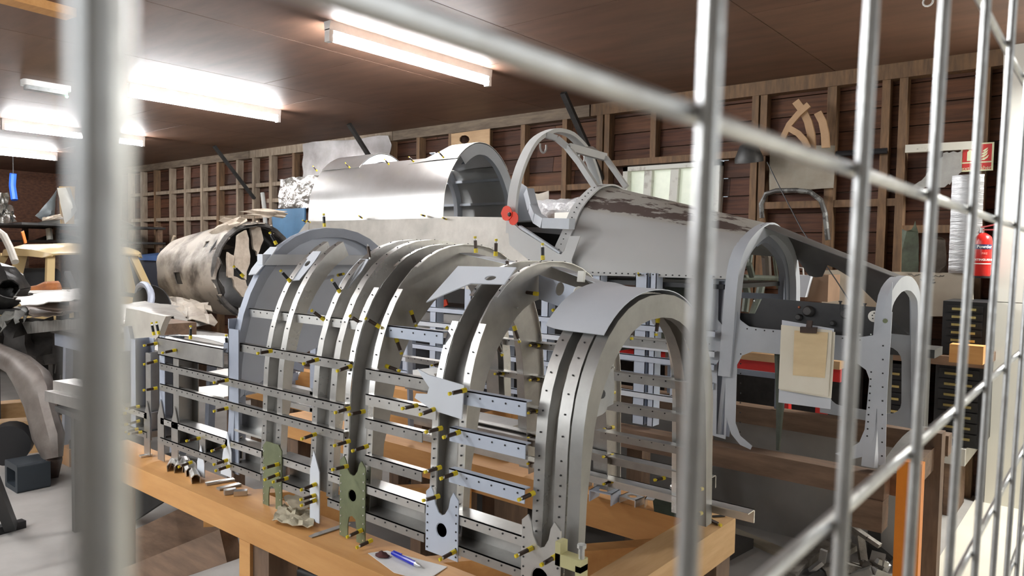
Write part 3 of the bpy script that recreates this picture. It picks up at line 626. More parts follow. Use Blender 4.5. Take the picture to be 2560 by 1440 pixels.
# aluminium hood: lower sheet up to the seam, and the raised covers above it
loft([(-4.28, SR), (-2.98, SF)], 40, ALUS, .003, lambda x, f: .30 < f < .70 or f > .80, 'canopy_side_sheet')
R2, F2 = [p+(p-Vector((3.33, 1.8))).normalized()*.006 for p in SR], [p+(p-Vector((3.33, 1.8))).normalized()*.006 for p in SF]
loft([(-4.28, R2), (xA, R2)], 40, ALUS, .003, lambda x, f: not (.28 < f < .72), 'rear_canopy_cover')
mid = [Vector((p.x, 2.03+(p.y-2.03)*.06)) if p.y > 2.03 else p for p in F2]
loft([(xB-.03, mid), (xB+.08, [a.lerp(b, .6) for a, b in zip(mid, F2)]), (xB+.19, F2), (-2.98, F2)], 40, ALUB if 0 else ALUS, .003, lambda x, f: not (.28 < f < .72), 'front_canopy_cover')
def ring(x, outline, wid, dep, m, name, s0=0, s1=1, cx=None, par=None):      # flanged ring: web in the plane x, depth towards the centre
    n = len(outline); path = []
    i0, i1 = int(s0*(n-1)), int(s1*(n-1))
    for i in range(i0, i1+1):
        d = outline[min(i+1, n-1)]-outline[max(i-1, 0)]; nn = Vector((-d.y, d.x)).normalized()
        path.append((Vector((x, outline[i].x, outline[i].y)), Vector((1, 0, 0)), Vector((0, nn.x, nn.y))))
    q = MB(); q.sweep(thick([(-wid, 0), (0, 0), (0, -dep), (-wid*.6, -dep)], .003), path, m); return part(name, q, par or ck)
ring(-2.985, [p-(p-Vector((3.33, 1.8))).normalized()*.004 for p in SF], .05, .06, GREYB, 'canopy_front_ring', .33, 1)
ring(xA-.005, [p-(p-Vector((3.33, 1.8))).normalized()*.004 for p in SR], .04, .045, PALE, 'canopy_mid_ring', .28, .75)
ring(-3.45, [p-(p-Vector((3.33, 1.8))).normalized()*.006 for p in SF], .05, .04, GREYB, 'canopy_rib', .55, 1)
loft([(-4.28, [p*.995+Vector((3.33, 1.8))*.005 for p in SR]), (-3.0, [p*.99+Vector((3.33, 1.8))*.01 for p in SF])], 40, GREY, .003, lambda x, f: f < .68, 'canopy_far_lining')
for f in (.78, .9):
    p = SF[int(f*40)]; q = MB(); q.box((-4.2, p.x-.025, p.y-.008), (-3.0, p.x-.006, p.y+.008), GREYB); part('canopy_stringer', q, ck, smooth=False)
q = MB(); q.box((-4.28, 3.02, 1.66), (-2.35, 3.64, 1.668), DARK); part('cockpit_deck', q, ck, smooth=False)
q = MB(); q.plate([(2.98, 1.4), (3.66, 1.4)]+[(p.x, p.y) for p in SR[::-1]], [], lambda u, v, w_: (-4.275+w_, u, v), .004, ALUW); part('rear_bulkhead', q, ck)
# lower side skin, tapering tail side behind
def flat(tab, z0, z1, n, sgn): return [Vector((tab[0]+sgn*interp(tab[1], lerp(z0, z1, i/n)), lerp(z0, z1, i/n))) for i in range(n+1)]
TT = (3.33, [(1.2, .30), (1.45, .30), (1.69, .31)])
loft([(-4.62, flat(TT, 1.2, 1.45, 8, -1)), (-4.28, flat(CK[-4.28], 1.2, 1.70, 8, -1)), (-2.98, flat(CK[-2.98], 1.3, 1.70, 8, -1)), (-2.42, flat(CK[-2.40], 1.3, 1.68, 8, -1)), (-2.02, flat(CK[-2.09], 1.3, 1.42, 8, -1))], 8, ALUW, .003, None, 'side_skin')
# near-side diagonal sill and V at the windscreen foot
SN = (0, -1, .12); SP = (-2.3, 2.893, 1.6)
q = MB(); o = [(1270, 556), (1281, 556), (1302, 575), (1396, 634), (1404, 636), (1411, 628), (1425, 590), (1452, 590), (1430, 650), (1436, 690), (1372, 700), (1330, 655), (1275, 612)]
L3 = [atp(a, b, SP, SN) for a, b in o]
q.plate([(p.x, p.z) for p in L3], [], lambda u, v, w_: (u, 2.893+(v-1.6)*.12-.004+w_, v), .006, GREY); part('cockpit_sill', q, ck)
q = MB(); a, b = atp(1296, 566, SP, SN), atp(1398, 633, SP, SN); q.bar(a+Vector((0, .012, 0)), b+Vector((0, .012, 0)), .02, .012, GREYB); part('sill_rail', q, ck, smooth=False)
# windscreen arch
WA = stn(CK[-2.40], 44, 1.60, 1.52)
q = MB(); path = []
for i in range(45):
    d = WA[min(i+1, 44)]-WA[max(i-1, 0)]; nn = Vector((-d.y, d.x)).normalized(); path.append((Vector((-2.40, WA[i].x, WA[i].y)), Vector((1, 0, 0)), Vector((0, nn.x, nn.y))))
q.sweep([(-.028, 0), (.028, 0), (.028, -.02), (.02, -.024), (-.02, -.024), (-.028, -.02)], path, GREY); part('windscreen_arch', q, ck)
wp_ = [at(1366, 338, 'x', -2.38), at(1392, 346, 'x', -2.34), at(1418, 368, 'x', -2.30), at(1450, 408, 'x', -2.22), at(1496, 478, 'x', -2.10)]
q = MB()
for a, b in zip(wp_, wp_[1:]): q.bar(a, b, .03, .03, GREY)
part('windscreen_pillar', q, ck)
f0 = at(1513, 393, 'x', -2.22); f1 = at(1566, 468, 'x', -2.09)
q = MB(); q.bar(f0, f1, .03, .026, GREY); part('windscreen_pillar', q, ck)
q = MB(); q.bar(wp_[2]+Vector((.01, 0, 0)), f0, .03, .04, GREY); part('windscreen_top_bar', q, ck)
g0 = at(1456, 367, 'x', -2.37)
q = MB(); q.add([g0, at(1482, 366, 'x', -2.34), f0+Vector((0, .01, .006)), at(1462, 377, 'x', -2.29), g0-Vector((0, 0, .006)), at(1482, 366, 'x', -2.34)-Vector((0, 0, .006)), f0-Vector((0, 0, .01)), at(1462, 377, 'x', -2.29)-Vector((0, 0, .006))],
    [(0, 1, 2, 3), (7, 6, 5, 4), (0, 4, 5, 1), (1, 5, 6, 2), (2, 6, 7, 3), (3, 7, 4, 0)], GREY); part('windscreen_corner', q, ck)
for px, X in (((1358, 366), -2.39), ((1455, 392), -2.38)):
    c = at(px[0], px[1], 'x', X); q = MB()
    q.tube([c+Vector((0, .028*math.cos(a), .028*math.sin(a)-.0)) for a in [math.radians(150-300*k/12+180-30) for k in range(13)]] if 0 else [c+Vector((0, .027*math.cos(math.radians(160+220*k/12)), .034*math.sin(math.radians(160+220*k/12)))) for k in range(13)], .005, GREY, 6); part('grab_hook', q, ck)
# far sill seen through the opening
fs = [at(1322, 478, 'x', -2.38), at(1332, 520, 'x', -2.33), at(1343, 546, 'x', -2.25), at(1362, 558, 'x', -2.18), at(1430, 560, 'x', -2.0)]
q = MB()
for a, b in zip(fs, fs[1:]): q.bar(a, b, .04, .05, GREYB)
part('far_sill', q, ck)
q = MB(); q.box((-2.42, 3.62, 1.36), (-2.0, 3.66, 1.62), BLACK); q.box((-2.42, 3.0, 1.36), (-1.3, 3.7, 1.38), BLACK); part('interior_shade_fill', q, ck, smooth=False)  # black boxes stand in for the shade inside the cockpit
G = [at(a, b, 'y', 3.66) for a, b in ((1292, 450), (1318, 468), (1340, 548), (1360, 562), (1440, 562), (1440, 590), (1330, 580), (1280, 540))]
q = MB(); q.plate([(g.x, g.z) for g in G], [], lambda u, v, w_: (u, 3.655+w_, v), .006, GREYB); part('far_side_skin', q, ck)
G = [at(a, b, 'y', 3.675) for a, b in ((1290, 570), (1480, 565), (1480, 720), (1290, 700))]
q = MB(); q.plate([(g.x, g.z) for g in G], [], lambda u, v, w_: (u, 3.675+w_, v), .006, BLACK); part('interior_shade_backing', q, ck)  # black backing sheet, darkness of the interior put in as colour
# nose cowl with worn paint
LA, LF = stn(CK[-2.09], 40, 1.40, 1.55), stn(CK[-1.26], 40, 1.405, 1.50)
loft([(-2.115, LA), (-1.26, LF)], 40, WORN, .003, None, 'nose_cowl', uv=True)
q = MB(); path = []
for i in range(1, 40):
    d = LA[min(i+1, 40)]-LA[max(i-1, 0)]; nn = Vector((-d.y, d.x)).normalized(); path.append((Vector((-2.10, LA[i].x, LA[i].y)), Vector((1, 0, 0)), Vector((0, nn.x, nn.y))))
q.sweep([(-.03, -.004), (.03, -.002), (.03, .006), (-.03, .009)], path, GREY); part('coaming_band', q, ck)
q = MB()
for k in range(16):
    p = LA[3+k]; q.disc((-2.10, p.x, p.y), (0, p.x-3.35, p.y-1.5), .003, HOLE, 6, .011)
for k in range(26): q.disc((lerp(-2.05, -1.28, k/25), LA[0].x+.03*k/25, 1.415), (0, -1, 0), .003, HOLE, 6, .006)
part('rivet_row', q, ck, stuff=True)
# front frame ring
FR = stn(CK[-1.26], 44, 1.0, 1.25)
ring(-1.235, FR, .05, .05, GREYB, 'front_frame_ring', 0, 1)
ring(-1.27, [p-(p-Vector((3.37, 1.3))).normalized()*.012 for p in FR], .05, .075, BLUED, 'front_frame_inner', .5, 1)
# dark fairing on the far side, from the front frame to the end frame
DF = mat('dark_anti_glare_paint', (.095, .088, .084), .6, 0, (.075, .07, .068), 6)
EF = stn(CK[-.67], 40, .74)
a1 = [p+(p-Vector((3.37, 1.3))).normalized()*.004 for p in stn(CK[-1.26], 40, 1.0, 1.0)]; b1 = stn(CK[-.67], 40, 1.02)
NU = 16; P = []
for i in range(NU+1):
    f = i/NU; row = []
    hi = interp([(0, .70), (.12, .76), (.24, .76), (.32, .70), (.5, .73), (.75, .81), (1, .90)], f); lo = .44
    for j in range(9):
        g = lerp(lo, hi, j/8)*40; k = min(int(g), 39); A = a1[k].lerp(a1[k+1], g-k); B = b1[k].lerp(b1[k+1], g-k); row.append((lerp(-1.25, -.68, f), lerp(A.x, B.x, f), lerp(A.y, B.y, f)))
    P.append(row)
q = MB(); q.grid(P, DF, .003); part('nose_fairing', q, ck)
# end frame
ring(-.665, EF, .04, .052, GREYB, 'end_frame', 0, 1)
# near-side panel with openings
NP = (-1, 2.9, .74); NN = (0, -1, .17)
def npl(px, py): p = atp(px, py, NP, NN); return (p.x, p.z)
def nf(off): return lambda u, v, w_: (u, 2.9+(v-.74)*.17+off+w_, v)
out = [(1756, 702), (1846, 690), (1842, 770), (1850, 800), (1872, 816), (1905, 821), (2150, 843), (2185, 838), (2203, 815), (2208, 780), (2231, 780), (2223, 900), (2217, 1000), (2213, 1163), (2196, 1163), (2192, 1020), (2186, 1090), (2165, 1140), (2122, 1150), (2088, 1134), (2115, 1126), (2148, 1106), (2163, 1070), (2174, 950), (2165, 925), (2145, 910), (2120, 903), (1880, 879), (1855, 889), (1842, 912), (1838, 1058), (1850, 1090), (1880, 1115), (1876, 1124), (1850, 1112), (1828, 1085), (1816, 1045), (1813, 1098), (1752, 1080)]
h1 = [(1797, 703), (1822, 703), (1818, 800), (1806, 813), (1795, 800)]; h2 = [(1793, 908), (1803, 891), (1815, 908), (1810, 1088), (1790, 1085)]
q = MB(); q.plate([npl(*p) for p in out], [[npl(*p) for p in h1], [npl(*p) for p in h2]], nf(0), .004, GREYB)
for pts in (((1868, 822), (2150, 850), 14), ((1852, 885), (1850, 1080), 9), ((2178, 930), (2168, 1090), 10), ((1775, 720), (1772, 1070), 16), ((2208, 830), (2205, 1140), 10)):
    for k in range(pts[2]):
        u, v = npl(lerp(pts[0][0], pts[1][0], k/(pts[2]-1)), lerp(pts[0][1], pts[1][1], k/(pts[2]-1))); q.disc((u, 2.9+(v-.74)*.17, v), (0, -1, .1), .0032, HOLE, 6)
part('side_panel', q, ck)
for h in (h1, h2):
    q = MB(); us = [npl(*p) for p in h]; u0, u1 = min(u for u, v in us)-.01, max(u for u, v in us)+.01; v0, v1 = min(v for u, v in us)-.01, max(v for u, v in us)+.01
    q.plate([(u0, v0), (u1, v0), (u1, v1), (u0, v1)], [], nf(.03), .003, BLUED); m_ = (u0+u1)/2
    q.plate([(m_-.008, v0), (m_+.008, v0), (m_+.008, v1), (m_-.008, v1)], [], nf(.015), .015, GREYB); part('channel_recess', q, ck, smooth=False)
q = MB(); u, v = npl(2214, 802); q.plate([npl(2206, 835), npl(2228, 838), npl(2232, 705), npl(2208, 780)], [], nf(-.006), .005, GREYB); q.disc((u, 2.9+(v-.74)*.17-.006, v), (0, -1, .1), .009, ZINC, 8); part('corner_patch', q, ck)
# black electrical panel inside the upper opening
BP = (-1, 3.04, 1.25); BN = (0, -1, .05)
def bpl(px, py): p = atp(px, py, BP, BN); return (p.x, p.z)
bf = lambda u, v, w_: (u, 3.04+(v-1.25)*.05+w_, v)
PANEL = mat('black_crackle_panel', (.03, .03, .032), .5, 0, (.022, .022, .024), 20)
q = MB(); q.plate([bpl(*p) for p in ((1836, 782), (1887, 784), (1906, 745), (2190, 768), (2212, 778), (2212, 870), (1836, 850))], [], bf, .006, PANEL); bp_ = part('switch_panel', q, ck)
def knob(px, py, r, h, m, n=12, name='knob'):
    u, v = bpl(px, py); q = MB(); q.lathe([(r, 0), (r, h*.6), (r*.7, h)], bf(u, v, 0), (0, -1, .05), m, n); return part(name, q, bp_)
knob(2023, 778, .022, .03, DARK); knob(1998, 793, .014, .02, DARK); knob(2083, 808, .011, .02, DARK); knob(2117, 785, .02, .03, DARK); knob(1998, 768, .005, .006, mat('orange_lamp', (.6, .16, .05), .4), 8, 'lamp')
d_ = knob(2186, 791, .022, .006, WHITE, 16, 'dial')
q = MB(); u, v = bpl(2186, 791)
for a, b in ((-.006, .004), (.006, .006), (.008, -.004), (-.004, -.008), (0, .013), (.014, .004)): q.disc(bf(u+a, v+b, -.006), (0, -1, 0), .0026, HOLE, 6)
part('dial_holes', q, bp_, stuff=True)
for px, py in ((2100, 762), (2161, 768)):
    u, v = bpl(px, py); q = MB(); q.tube([bf(u, v-.02, .003), bf(u, v+.012, .003)], .004, BLACK, 8); q.lathe([(.007, 0), (.007, .005)], bf(u, v+.01, .003), (0, 0, 1), BLACK, 8); part('toggle', q, bp_)
for px in ((1886, 752), (2022, 808), (2150, 780), (2150, 836), (2187, 838), (2178, 836)): knob(px[0], px[1], .004, .004, GALV, 6, 'screw')
# green instrument framework far inside the front frame
GI = mat('interior_grey_green', (.10, .115, .09), .55, .1, (.06, .07, .055), 9)
def xt(name, pts, X, r, m):
    q = MB(); q.tube([at(a, b, 'x', X) for a, b in pts], r, m, 8); return part(name, q, ck)
xt('cross_tube', [(1846, 693), (1942, 696)], -1.75, .018, GI); xt('upright_tube', [(1879, 622), (1873, 668)], -1.75, .014, GI); xt('upright_tube', [(1872, 660), (1880, 690)], -1.7, .02, GI)
xt('control_column', [(1860, 700), (1868, 730), (1862, 780)], -1.7, .022, GI); xt('control_column', [(1905, 705), (1895, 750), (1880, 790)], -1.75, .026, GI); xt('seat_tube', [(1900, 605), (1915, 640), (1918, 690)], -1.8, .03, mat('brown_canvas', (.13, .11, .09), .8)); xt('conduit', [(1870, 595), (1905, 600), (1935, 640), (1945, 720)], -1.85, .012, GI)
q = MB(); q.plate([(3.05, 1.0), (3.7, 1.0), (3.72, 1.45), (3.6, 1.56), (3.37, 1.66), (3.14, 1.56), (3.02, 1.45)], [circ(3.37, 1.3, .12, 10)], lambda u, v, w_: (-2.0+w_, u, v), .004, DARK); part('instrument_bulkhead', q, ck)
q = MB(); q.box((-1.95, 3.30, 1.02), (-1.75, 3.42, 1.26), GI); q.bar((-1.9, 3.2, 1.3), (-1.7, 3.2, 1.05), .03, .03, GI); q.box((-1.85, 3.52, 1.2), (-1.7, 3.58, 1.42), GI); part('instrument_box', q, ck)
# near-side posts and stringers of the rear part
def ypost(x, z0, z1, wd=.045, m=BLUE, y=2.935, name='frame_post', yy=None):
    q = MB(); q.box((x-wd/2, y, z0), (x+wd/2, y+.003, z1), m); q.box((x+wd/2-.003, y-.0, z0), (x+wd/2, y+.06, z1), m); q.box((x-wd/2, y, z0), (x-wd/2+.003, y+.06, z1), m); return part(name, q, ck, smooth=False)
for x, wd in ((-4.3, .05), (-4.0, .05), (-3.62, .05), (-3.3, .05), (-3.21, .05), (-2.985, .05), (-2.72, .05), (-2.463, .055), (-2.2, .045), (-1.9, .045), (-1.66, .06), (-1.60, .03), (-1.37, .05)): ypost(x, .735, 1.42 if x > -2.45 else 1.34, wd)
for i, z in enumerate((1.175, 1.09, 1.035, .955, .87, .79)):
    q = MB(); m = (BLUE, PALE, BLUE)[i % 3]; q.box((-4.3, 2.925, z-.013), (-1.30, 2.928, z+.013), m); q.box((-4.3, 2.925, z+.010), (-1.30, 2.95, z+.013), m); part('side_stringer', q, ck, smooth=False)
for x in (-4.2, -3.4, -2.6, -1.9, -1.3): 
    q = MB(); q.box((x-.025, 3.72, .735), (x+.025, 3.725, 1.45), BLUED); q.box((x+.022, 3.66, .735), (x+.025, 3.725, 1.45), BLUED); part('far_frame_post', q, ck, smooth=False)
for z in (1.3, 1.1, .9): 
    q = MB(); q.box((-4.3, 3.73, z-.015), (-1.27, 3.735, z+.015), BLUED); part('far_stringer', q, ck, smooth=False)
# far side lower opening of the nose
q = MB(); q.plate([(-1.1, .75), (-.67, .75), (-.67, 1.17), (-1.1, 1.17)], [rrect(-1.06, .80, -.73, 1.11, .06)], lambda u, v, w_: (u, 3.74-(v-.74)*.13*interp([(-1.26, .5), (-.67, 1.3)], u)+w_-.09*(u+1.26)/.59, v), .004, GREYB); part('far_side_panel', q, ck)
q = MB(); q.tube([at(1947, 885, 'y', 3.0), at(1950, 1020, 'y', 3.0), at(1945, 1125, 'y', 3.0)], [.018, .016, .008], GI, 8); part('control_strut', q, ck)
for px in ((905, 545), (1115, 548), (765, 555), (775, 556), (1062, 540)):
    pin(at(px[0], px[1], 'y', 2.99), (.4, -1, .2), ck)
for px in ((793, 428), (875, 420), (973, 412), (1035, 405), (1110, 395), (920, 487)): pin(at(px[0], px[1], 'y', 3.06), (-.4, -.4, .6), ck)
pin(at(1597, 688, 'y', 2.93), (.5, -.8, .2), ck)
# poppy hanging on the sill
pp = root('poppy', at(1274, 541, 'y', 2.87), 'red remembrance poppy with black centre pinned on the cockpit sill', 'ornament')
PR = mat('red_poppy', (.85, .055, .02), .55)
for px, r in (((1266, 533), .038), ((1283, 546), .034)):
    c = at(px[0], px[1], 'y', 2.865); q = MB(); q.plate([(r*math.cos(k*.449)*(1+.07*math.sin(3*k)), r*math.sin(k*.449)) for k in range(14)], [], lambda u, v, w_: (c.x+u, c.y+w_-.1*u, c.z+v), .004, PR); part('petal', q, pp)
q = MB(); q.lathe([(.011, 0), (.011, .004), (.007, .007)], at(1274, 536, 'y', 2.862), (0, -1, 0), BLACK, 10); part('centre', q, pp)
# clip board of papers on the near panel
cb_ = root('paper_clipboard', at(2020, 915, 'y', 2.9), 'cream papers held by a dark bulldog clip on the grey side panel', 'papers')
def sheet(name, pts, off, m, nx=4, ny=5, curl=.0):
    p4 = [atp(a, b, (-1, 2.9+off, .9), NN) for a, b in pts]; P = []
    for j in range(ny+1):
        P.append([lerp(lerp(p4[0], p4[1], i/nx), lerp(p4[3], p4[2], i/nx), j/ny)+Vector((0, -curl*(j/ny)**2*(i/nx), 0)) for i in range(nx+1)])
    q = MB(); q.grid(P, m, .0015); return part(name, q, cb_)
PAP = mat('cream_paper', (.92, .88, .75), .8, 0, (.86, .81, .67), 4); PAPB = mat('buff_card', (.90, .72, .44), .8, 0, (.80, .62, .36), 5, stretch=(1, 1, 3))
sheet('backing_board', ((1955, 800), (2085, 822), (2076, 1023), (1946, 1006)), -.012, PALE)
sheet('paper_sheet', ((1960, 822), (2088, 830), (2080, 995), (1950, 975)), -.02, PAP, curl=.01); sheet('paper_sheet', ((1953, 812), (2080, 826), (2072, 990), (1946, 972)), -.026, PAP, curl=.006)
sheet('card', ((1986, 826), (2070, 831), (2062, 945), (1982, 938)), -.030, PAPB)
q = MB(); a, b = atp(2002, 824, (-1, 2.868, .9), NN), atp(2042, 826, (-1, 2.868, .9), NN); q.bar(a, b, .02, .022, RUST); q.bar(lerp(a, b, .5), lerp(a, b, .5)+Vector((0, .01, .035)), .02, .012, RUST); part('bulldog_clip', q, cb_)
# ------------------------------------------------------------------ rear jig
rj = root('brown_timber_jig', (-2.5, 3.3, 0), 'brown timber jig with an orange end post carrying the cockpit section', 'trestle')
def bx(name, a, b, m, par=rj): q = MB(); q.box(a, b, m); return part(name, q, par, smooth=False)
bx('front_beam', (-4.9, 2.87, .635), (-.62, 2.96, .72), WOODD); bx('rear_beam', (-4.9, 3.70, .64), (-.55, 3.79, .73), WOODD)
q = MB(); q.plate([(-.66, .635), (-.56, .635), (-.56, .73), (-.66, .72)], [], lambda u, v, w_: (u, 2.96+w_, v), .74, WOODD); part('end_beam', q, rj, smooth=False)
P = [[(x, lerp(2.9, 3.62, j/8), .735+.05*math.sin(j/8*3.14*.8)) for x in (-.645, -.575)] for j in range(9)]
q = MB(); q.grid(P, ALUD, .01); part('bent_strip', q, rj)
OR = mat('orange_post_paint', (.85, .27, .015), .5, 0, (.76, .23, .015), 8)
p = at(2243, 1150, 'y', 2.83)
bx('orange_post', (p.x, 2.83, .0), (p.x+.078, 2.88, .80), OR)
bx('post', (-.61, 3.44, 0), (-.535, 3.52, .79), WOODV); bx('post', (-1.75, 3.0, 0), (-1.67, 3.08, .635), WOODV); bx('post', (-3.3, 2.9, 0), (-3.22, 2.98, .635), WOODV); bx('post', (-4.8, 2.9, 0), (-4.72, 2.98, .635), WOODV)
bx('post', (-1.75, 3.70, 0), (-1.67, 3.78, .64), WOODV); bx('post', (-4.8, 3.70, 0), (-4.72, 3.78, .64), WOODV)
bx('corner_block', (-.72, 2.86, .52), (-.62, 2.95, .634), WOODD)
GS = mat('grey_sheet_panel', (.46, .45, .435), .38, .35, (.36, .35, .34), 2, r2=.5)
q = MB(); P = [[(lerp(-5.2, -.74, i/12), 3.98-.14*j/4+.01*math.sin(i*1.3), .615*j/4) for j in range(5)] for i in range(13)]; q.grid(P, GS, .006)
solo('sheet_panel', q, 'large dull grey metal sheet leaning behind the brown timber jig', 'metal sheet', base=(-2.9, 3.95, 0))
# ================================================================== THINGS ALONG THE BACK WALL
def pix(name, pts, ax, v, t, m, holes=(), par=None, dirn=-1):
    """plate cut to an outline, lying in the plane ax=v, thickness t towards the viewer"""
    i = 'xyz'.index(ax); o = [at(a, b, ax, v) for a, b in pts]; k = [j for j in range(3) if j != i]
    def f3(u, w_, d):
        p = [0, 0, 0]; p[k[0]] = u; p[k[1]] = w_; p[i] = v+dirn*d; return p
    hs = [[(at(a, b, ax, v)[k[0]], at(a, b, ax, v)[k[1]]) for a, b in h] for h in holes]
    q = MB(); q.plate([(p[k[0]], p[k[1]]) for p in o], hs, f3, t, m); return q
def pixthing(name, pts, ax, v, t, m, label, cat, holes=(), group=None, smooth=True):
    return solo(name, pix(name, pts, ax, v, t, m, holes), label, cat, group, smooth=smooth)
def rag(pts, amp, n=3):                       # ragged outline
    o = []
    for (a, b), (c, d) in zip(pts, pts[1:]+pts[:1]):
        for k in range(n): f = k/n; o.append((lerp(a, c, f)+R.uniform(-amp, amp)*(k > 0), lerp(b, d, f)+R.uniform(-amp, amp)*(k > 0)))
    return o
def crumple(p4, nu, nv, amp, m, t=.003, skip=0., seed=1):      # four world corners -> dented sheet
    r = random.Random(seed); nrm = (p4[1]-p4[0]).cross(p4[3]-p4[0]).normalized(); P = []
    for j in range(nv+1):
        P.append([lerp(lerp(p4[0], p4[1], i/nu), lerp(p4[3], p4[2], i/nu), j/nv)+nrm*r.uniform(-amp, amp)+(p4[1]-p4[0])*r.uniform(-.3, .3)/nu*(.5)+(p4[3]-p4[0])*r.uniform(-.25, .25)/nv for i in range(nu+1)])
    dead = {(i, j) for i in range(nv) for j in range(nu) if (i in (0, nv-1) or j in (0, nu-1)) and r.random() < skip}
    q = MB(); q.grid(P, m, t, (lambda i, j: (i, j) in dead) if skip else None); return q
FOIL = mat('crinkled_foil', (.50, .49, .47), .24, .9, (.33, .32, .30), 6, bump=.5, bsc=16)
FOILD = mat('dull_dented_sheet', (.25, .235, .23), .4, .6, (.16, .14, .135), 4, bump=.2, bsc=7)
q = crumple([at(757, 362, 'y', 5.38), at(975, 334, 'y', 5.38), at(975, 450, 'y', 5.38), at(757, 470, 'y', 5.38)], 8, 5, .008, FOILD, .002, seed=3); solo('metal_sheet', q, 'dull dented grey metal sheet high on the back wall, left of the steel strut', 'metal sheet')
q = crumple([at(697, 446, 'y', 5.36), at(795, 440, 'y', 5.36), at(795, 525, 'y', 5.36), at(697, 518, 'y', 5.36)], 9, 6, .022, FOIL, .002, seed=5); solo('foil_sheet', q, 'bright crinkled foil panel on the back wall, left of the canopy', 'metal sheet')
PLY = mat('pale_plywood', (.52, .34, .18), .6, 0, (.42, .26, .13), 4, stretch=(1, 1, 5))
pixthing('plywood_pattern', [(1130, 335), (1226, 322), (1226, 420), (1130, 430)], 'y', 5.38, .012, PLY, 'square plywood board with a round hole fixed behind the canopy', 'board', [[(1163+13*math.cos(k*.7), 349+11*math.sin(k*.7)) for k in range(9)]])
pixthing('blue_board', [(680, 524), (765, 520), (765, 600), (690, 600)], 'y', 5.2, .02, mat('blue_board_paint', (.08, .22, .40), .5), 'plain blue board leaning on the wall between foil panel and burnt fuselage', 'board')
# bent timber ribs on the sheet
RIB = mat('bent_rib_timber', (.50, .315, .17), .6, 0, (.40, .24, .12), 6)
def rib(cx, lb, w_=10):
    L_ = []; R_ = []
    for i, (x, y) in enumerate(cx):
        a = cx[max(i-1, 0)]; b = cx[min(i+1, len(cx)-1)]; d = math.hypot(b[0]-a[0], b[1]-a[1]); nx, ny = -(b[1]-a[1])/d, (b[0]-a[0])/d
        L_.append((x+nx*w_, y+ny*w_)); R_.append((x-nx*w_, y-ny*w_))
    solo('bent_rib', pix('', L_+R_[::-1], 'y', 5.32-.03*len(lb) % .08, .02, RIB), lb, 'timber rib', 'curved wooden ribs on the back wall')
rib([(1991, 254), (2009, 278), (2022, 305), (2029, 335), (2031, 375)], 'tallest curved wooden rib, its top leaning left')
rib([(2046, 282), (2058, 305), (2064, 335), (2066, 370)], 'curved wooden rib nearest the right hand stud', 10)
rib([(2024, 262), (1998, 285), (1975, 312), (1959, 345)], 'curved wooden rib bending left behind the tallest one', 7)
rib([(1976, 322), (1998, 335), (2013, 352), (2022, 372)], 'shortest curved wooden rib, low under the others', 8)
pixthing('stained_sheet', rag([(1925, 366), (2088, 364), (2084, 470), (2010, 476), (1924, 478)], 1.5), 'y', 5.385, .006, mat('stained_grey_board', (.33, .30, .24), .6, .2, (.24, .2, .15), 4), 'stained grey sheet on the wall below the curved wooden ribs', 'metal sheet')
lp = root('work_lamp', at(1872, 400, 'y', 5.2), 'dark work lamp head on the wall to the left of the stained sheet', 'lamp')
q = MB(); c = at(1872, 388, 'y', 5.22); q.lathe([(.03, .09), (.06, .07), (.10, -.02), (.10, -.05), (.085, -.05)], c, (0, -.2, 1), DARK, 12); part('shade', q, lp)
q = MB(); q.tube([c+Vector((.02, 0, .08)), c+Vector((.04, .1, .14)), c+Vector((.05, .2, .12))], .012, DARK, 8); part('arm', q, lp)
q = MB(); q.tube([at(1918, 405, 'y', 5.2), at(1950, 470, 'y', 5.15), at(2005, 575, 'y', 5.0), at(2090, 700, 'y', 4.75), at(2125, 755, 'y', 4.7)], .004, BLACK, 6); solo('lamp_cable', q, 'thin black cable running down from the dark work lamp', 'cable')
def tubepx(name, pts, Y, r, m, label, cat, n=8):
    q = MB(); q.tube([at(a, b, 'y', Y) for a, b in pts], r, m, n); return solo(name, q, label, cat)
tubepx('bent_hoop', [(1905, 545), (1903, 510), (1915, 485), (1940, 477), (1990, 476), (2025, 480), (2052, 500), (2062, 530), (2070, 600)], 5.3, .018, mat('tarred_hoop', (.07, .065, .06), .5, .2, (.2, .2, .19), 12, lo=.45, hi=.5), 'dark flaking hoop leaning against the wall below the stained sheet', 'hoop')
tubepx('iron_bar', [(2090, 385), (2218, 377)], 5.38, .02, BLACK, 'black iron bar resting on the wall between two studs', 'bar')
FLK = mat('flaking_white_rail', (.62, .60, .52), .6, 0, (.12, .10, .08), 12, lo=.33, hi=.38)
q = MB(); q.bar(at(2265, 373, 'y', 5.38), at(2432, 364, 'y', 5.38), .05, .05, FLK); solo('painted_rail', q, 'rail of flaking white paint fixed left of the fire extinguisher sign', 'rail')
TORN = mat('torn_aluminium', (.40, .39, .36), .45, .5, (.27, .26, .24), 7, bump=.4, bsc=9)
pixthing('torn_sheet', rag([(2368, 380), (2405, 378), (2404, 430), (2375, 462), (2345, 468), (2280, 470), (2315, 440), (2340, 405)], 4, 4), 'y', 5.36, .01, TORN, 'torn triangle of mottled grey metal below the flaking white rail', 'metal scrap')
DUCT = mat('silver_ducting', (.44, .44, .44), .35, .6, (.36, .36, .36), 5, stretch=(1, 1, 6), bump=.3)
P = [[at(a, 0, 'y', 5.3) for a in ()] for _ in ()]
pa, pb2 = at(2382, 440, 'y', 5.3), at(2372, 682, 'y', 5.3); P = []
for j in range(25):
    z = lerp(pa.z, pb2.z, j/24); x = lerp(pa.x, pb2.x, j/24); P.append([(x+.17*i/6, 5.28-.035*math.sin(i/6*math.pi)-.008*(j % 2), z) for i in range(7)])
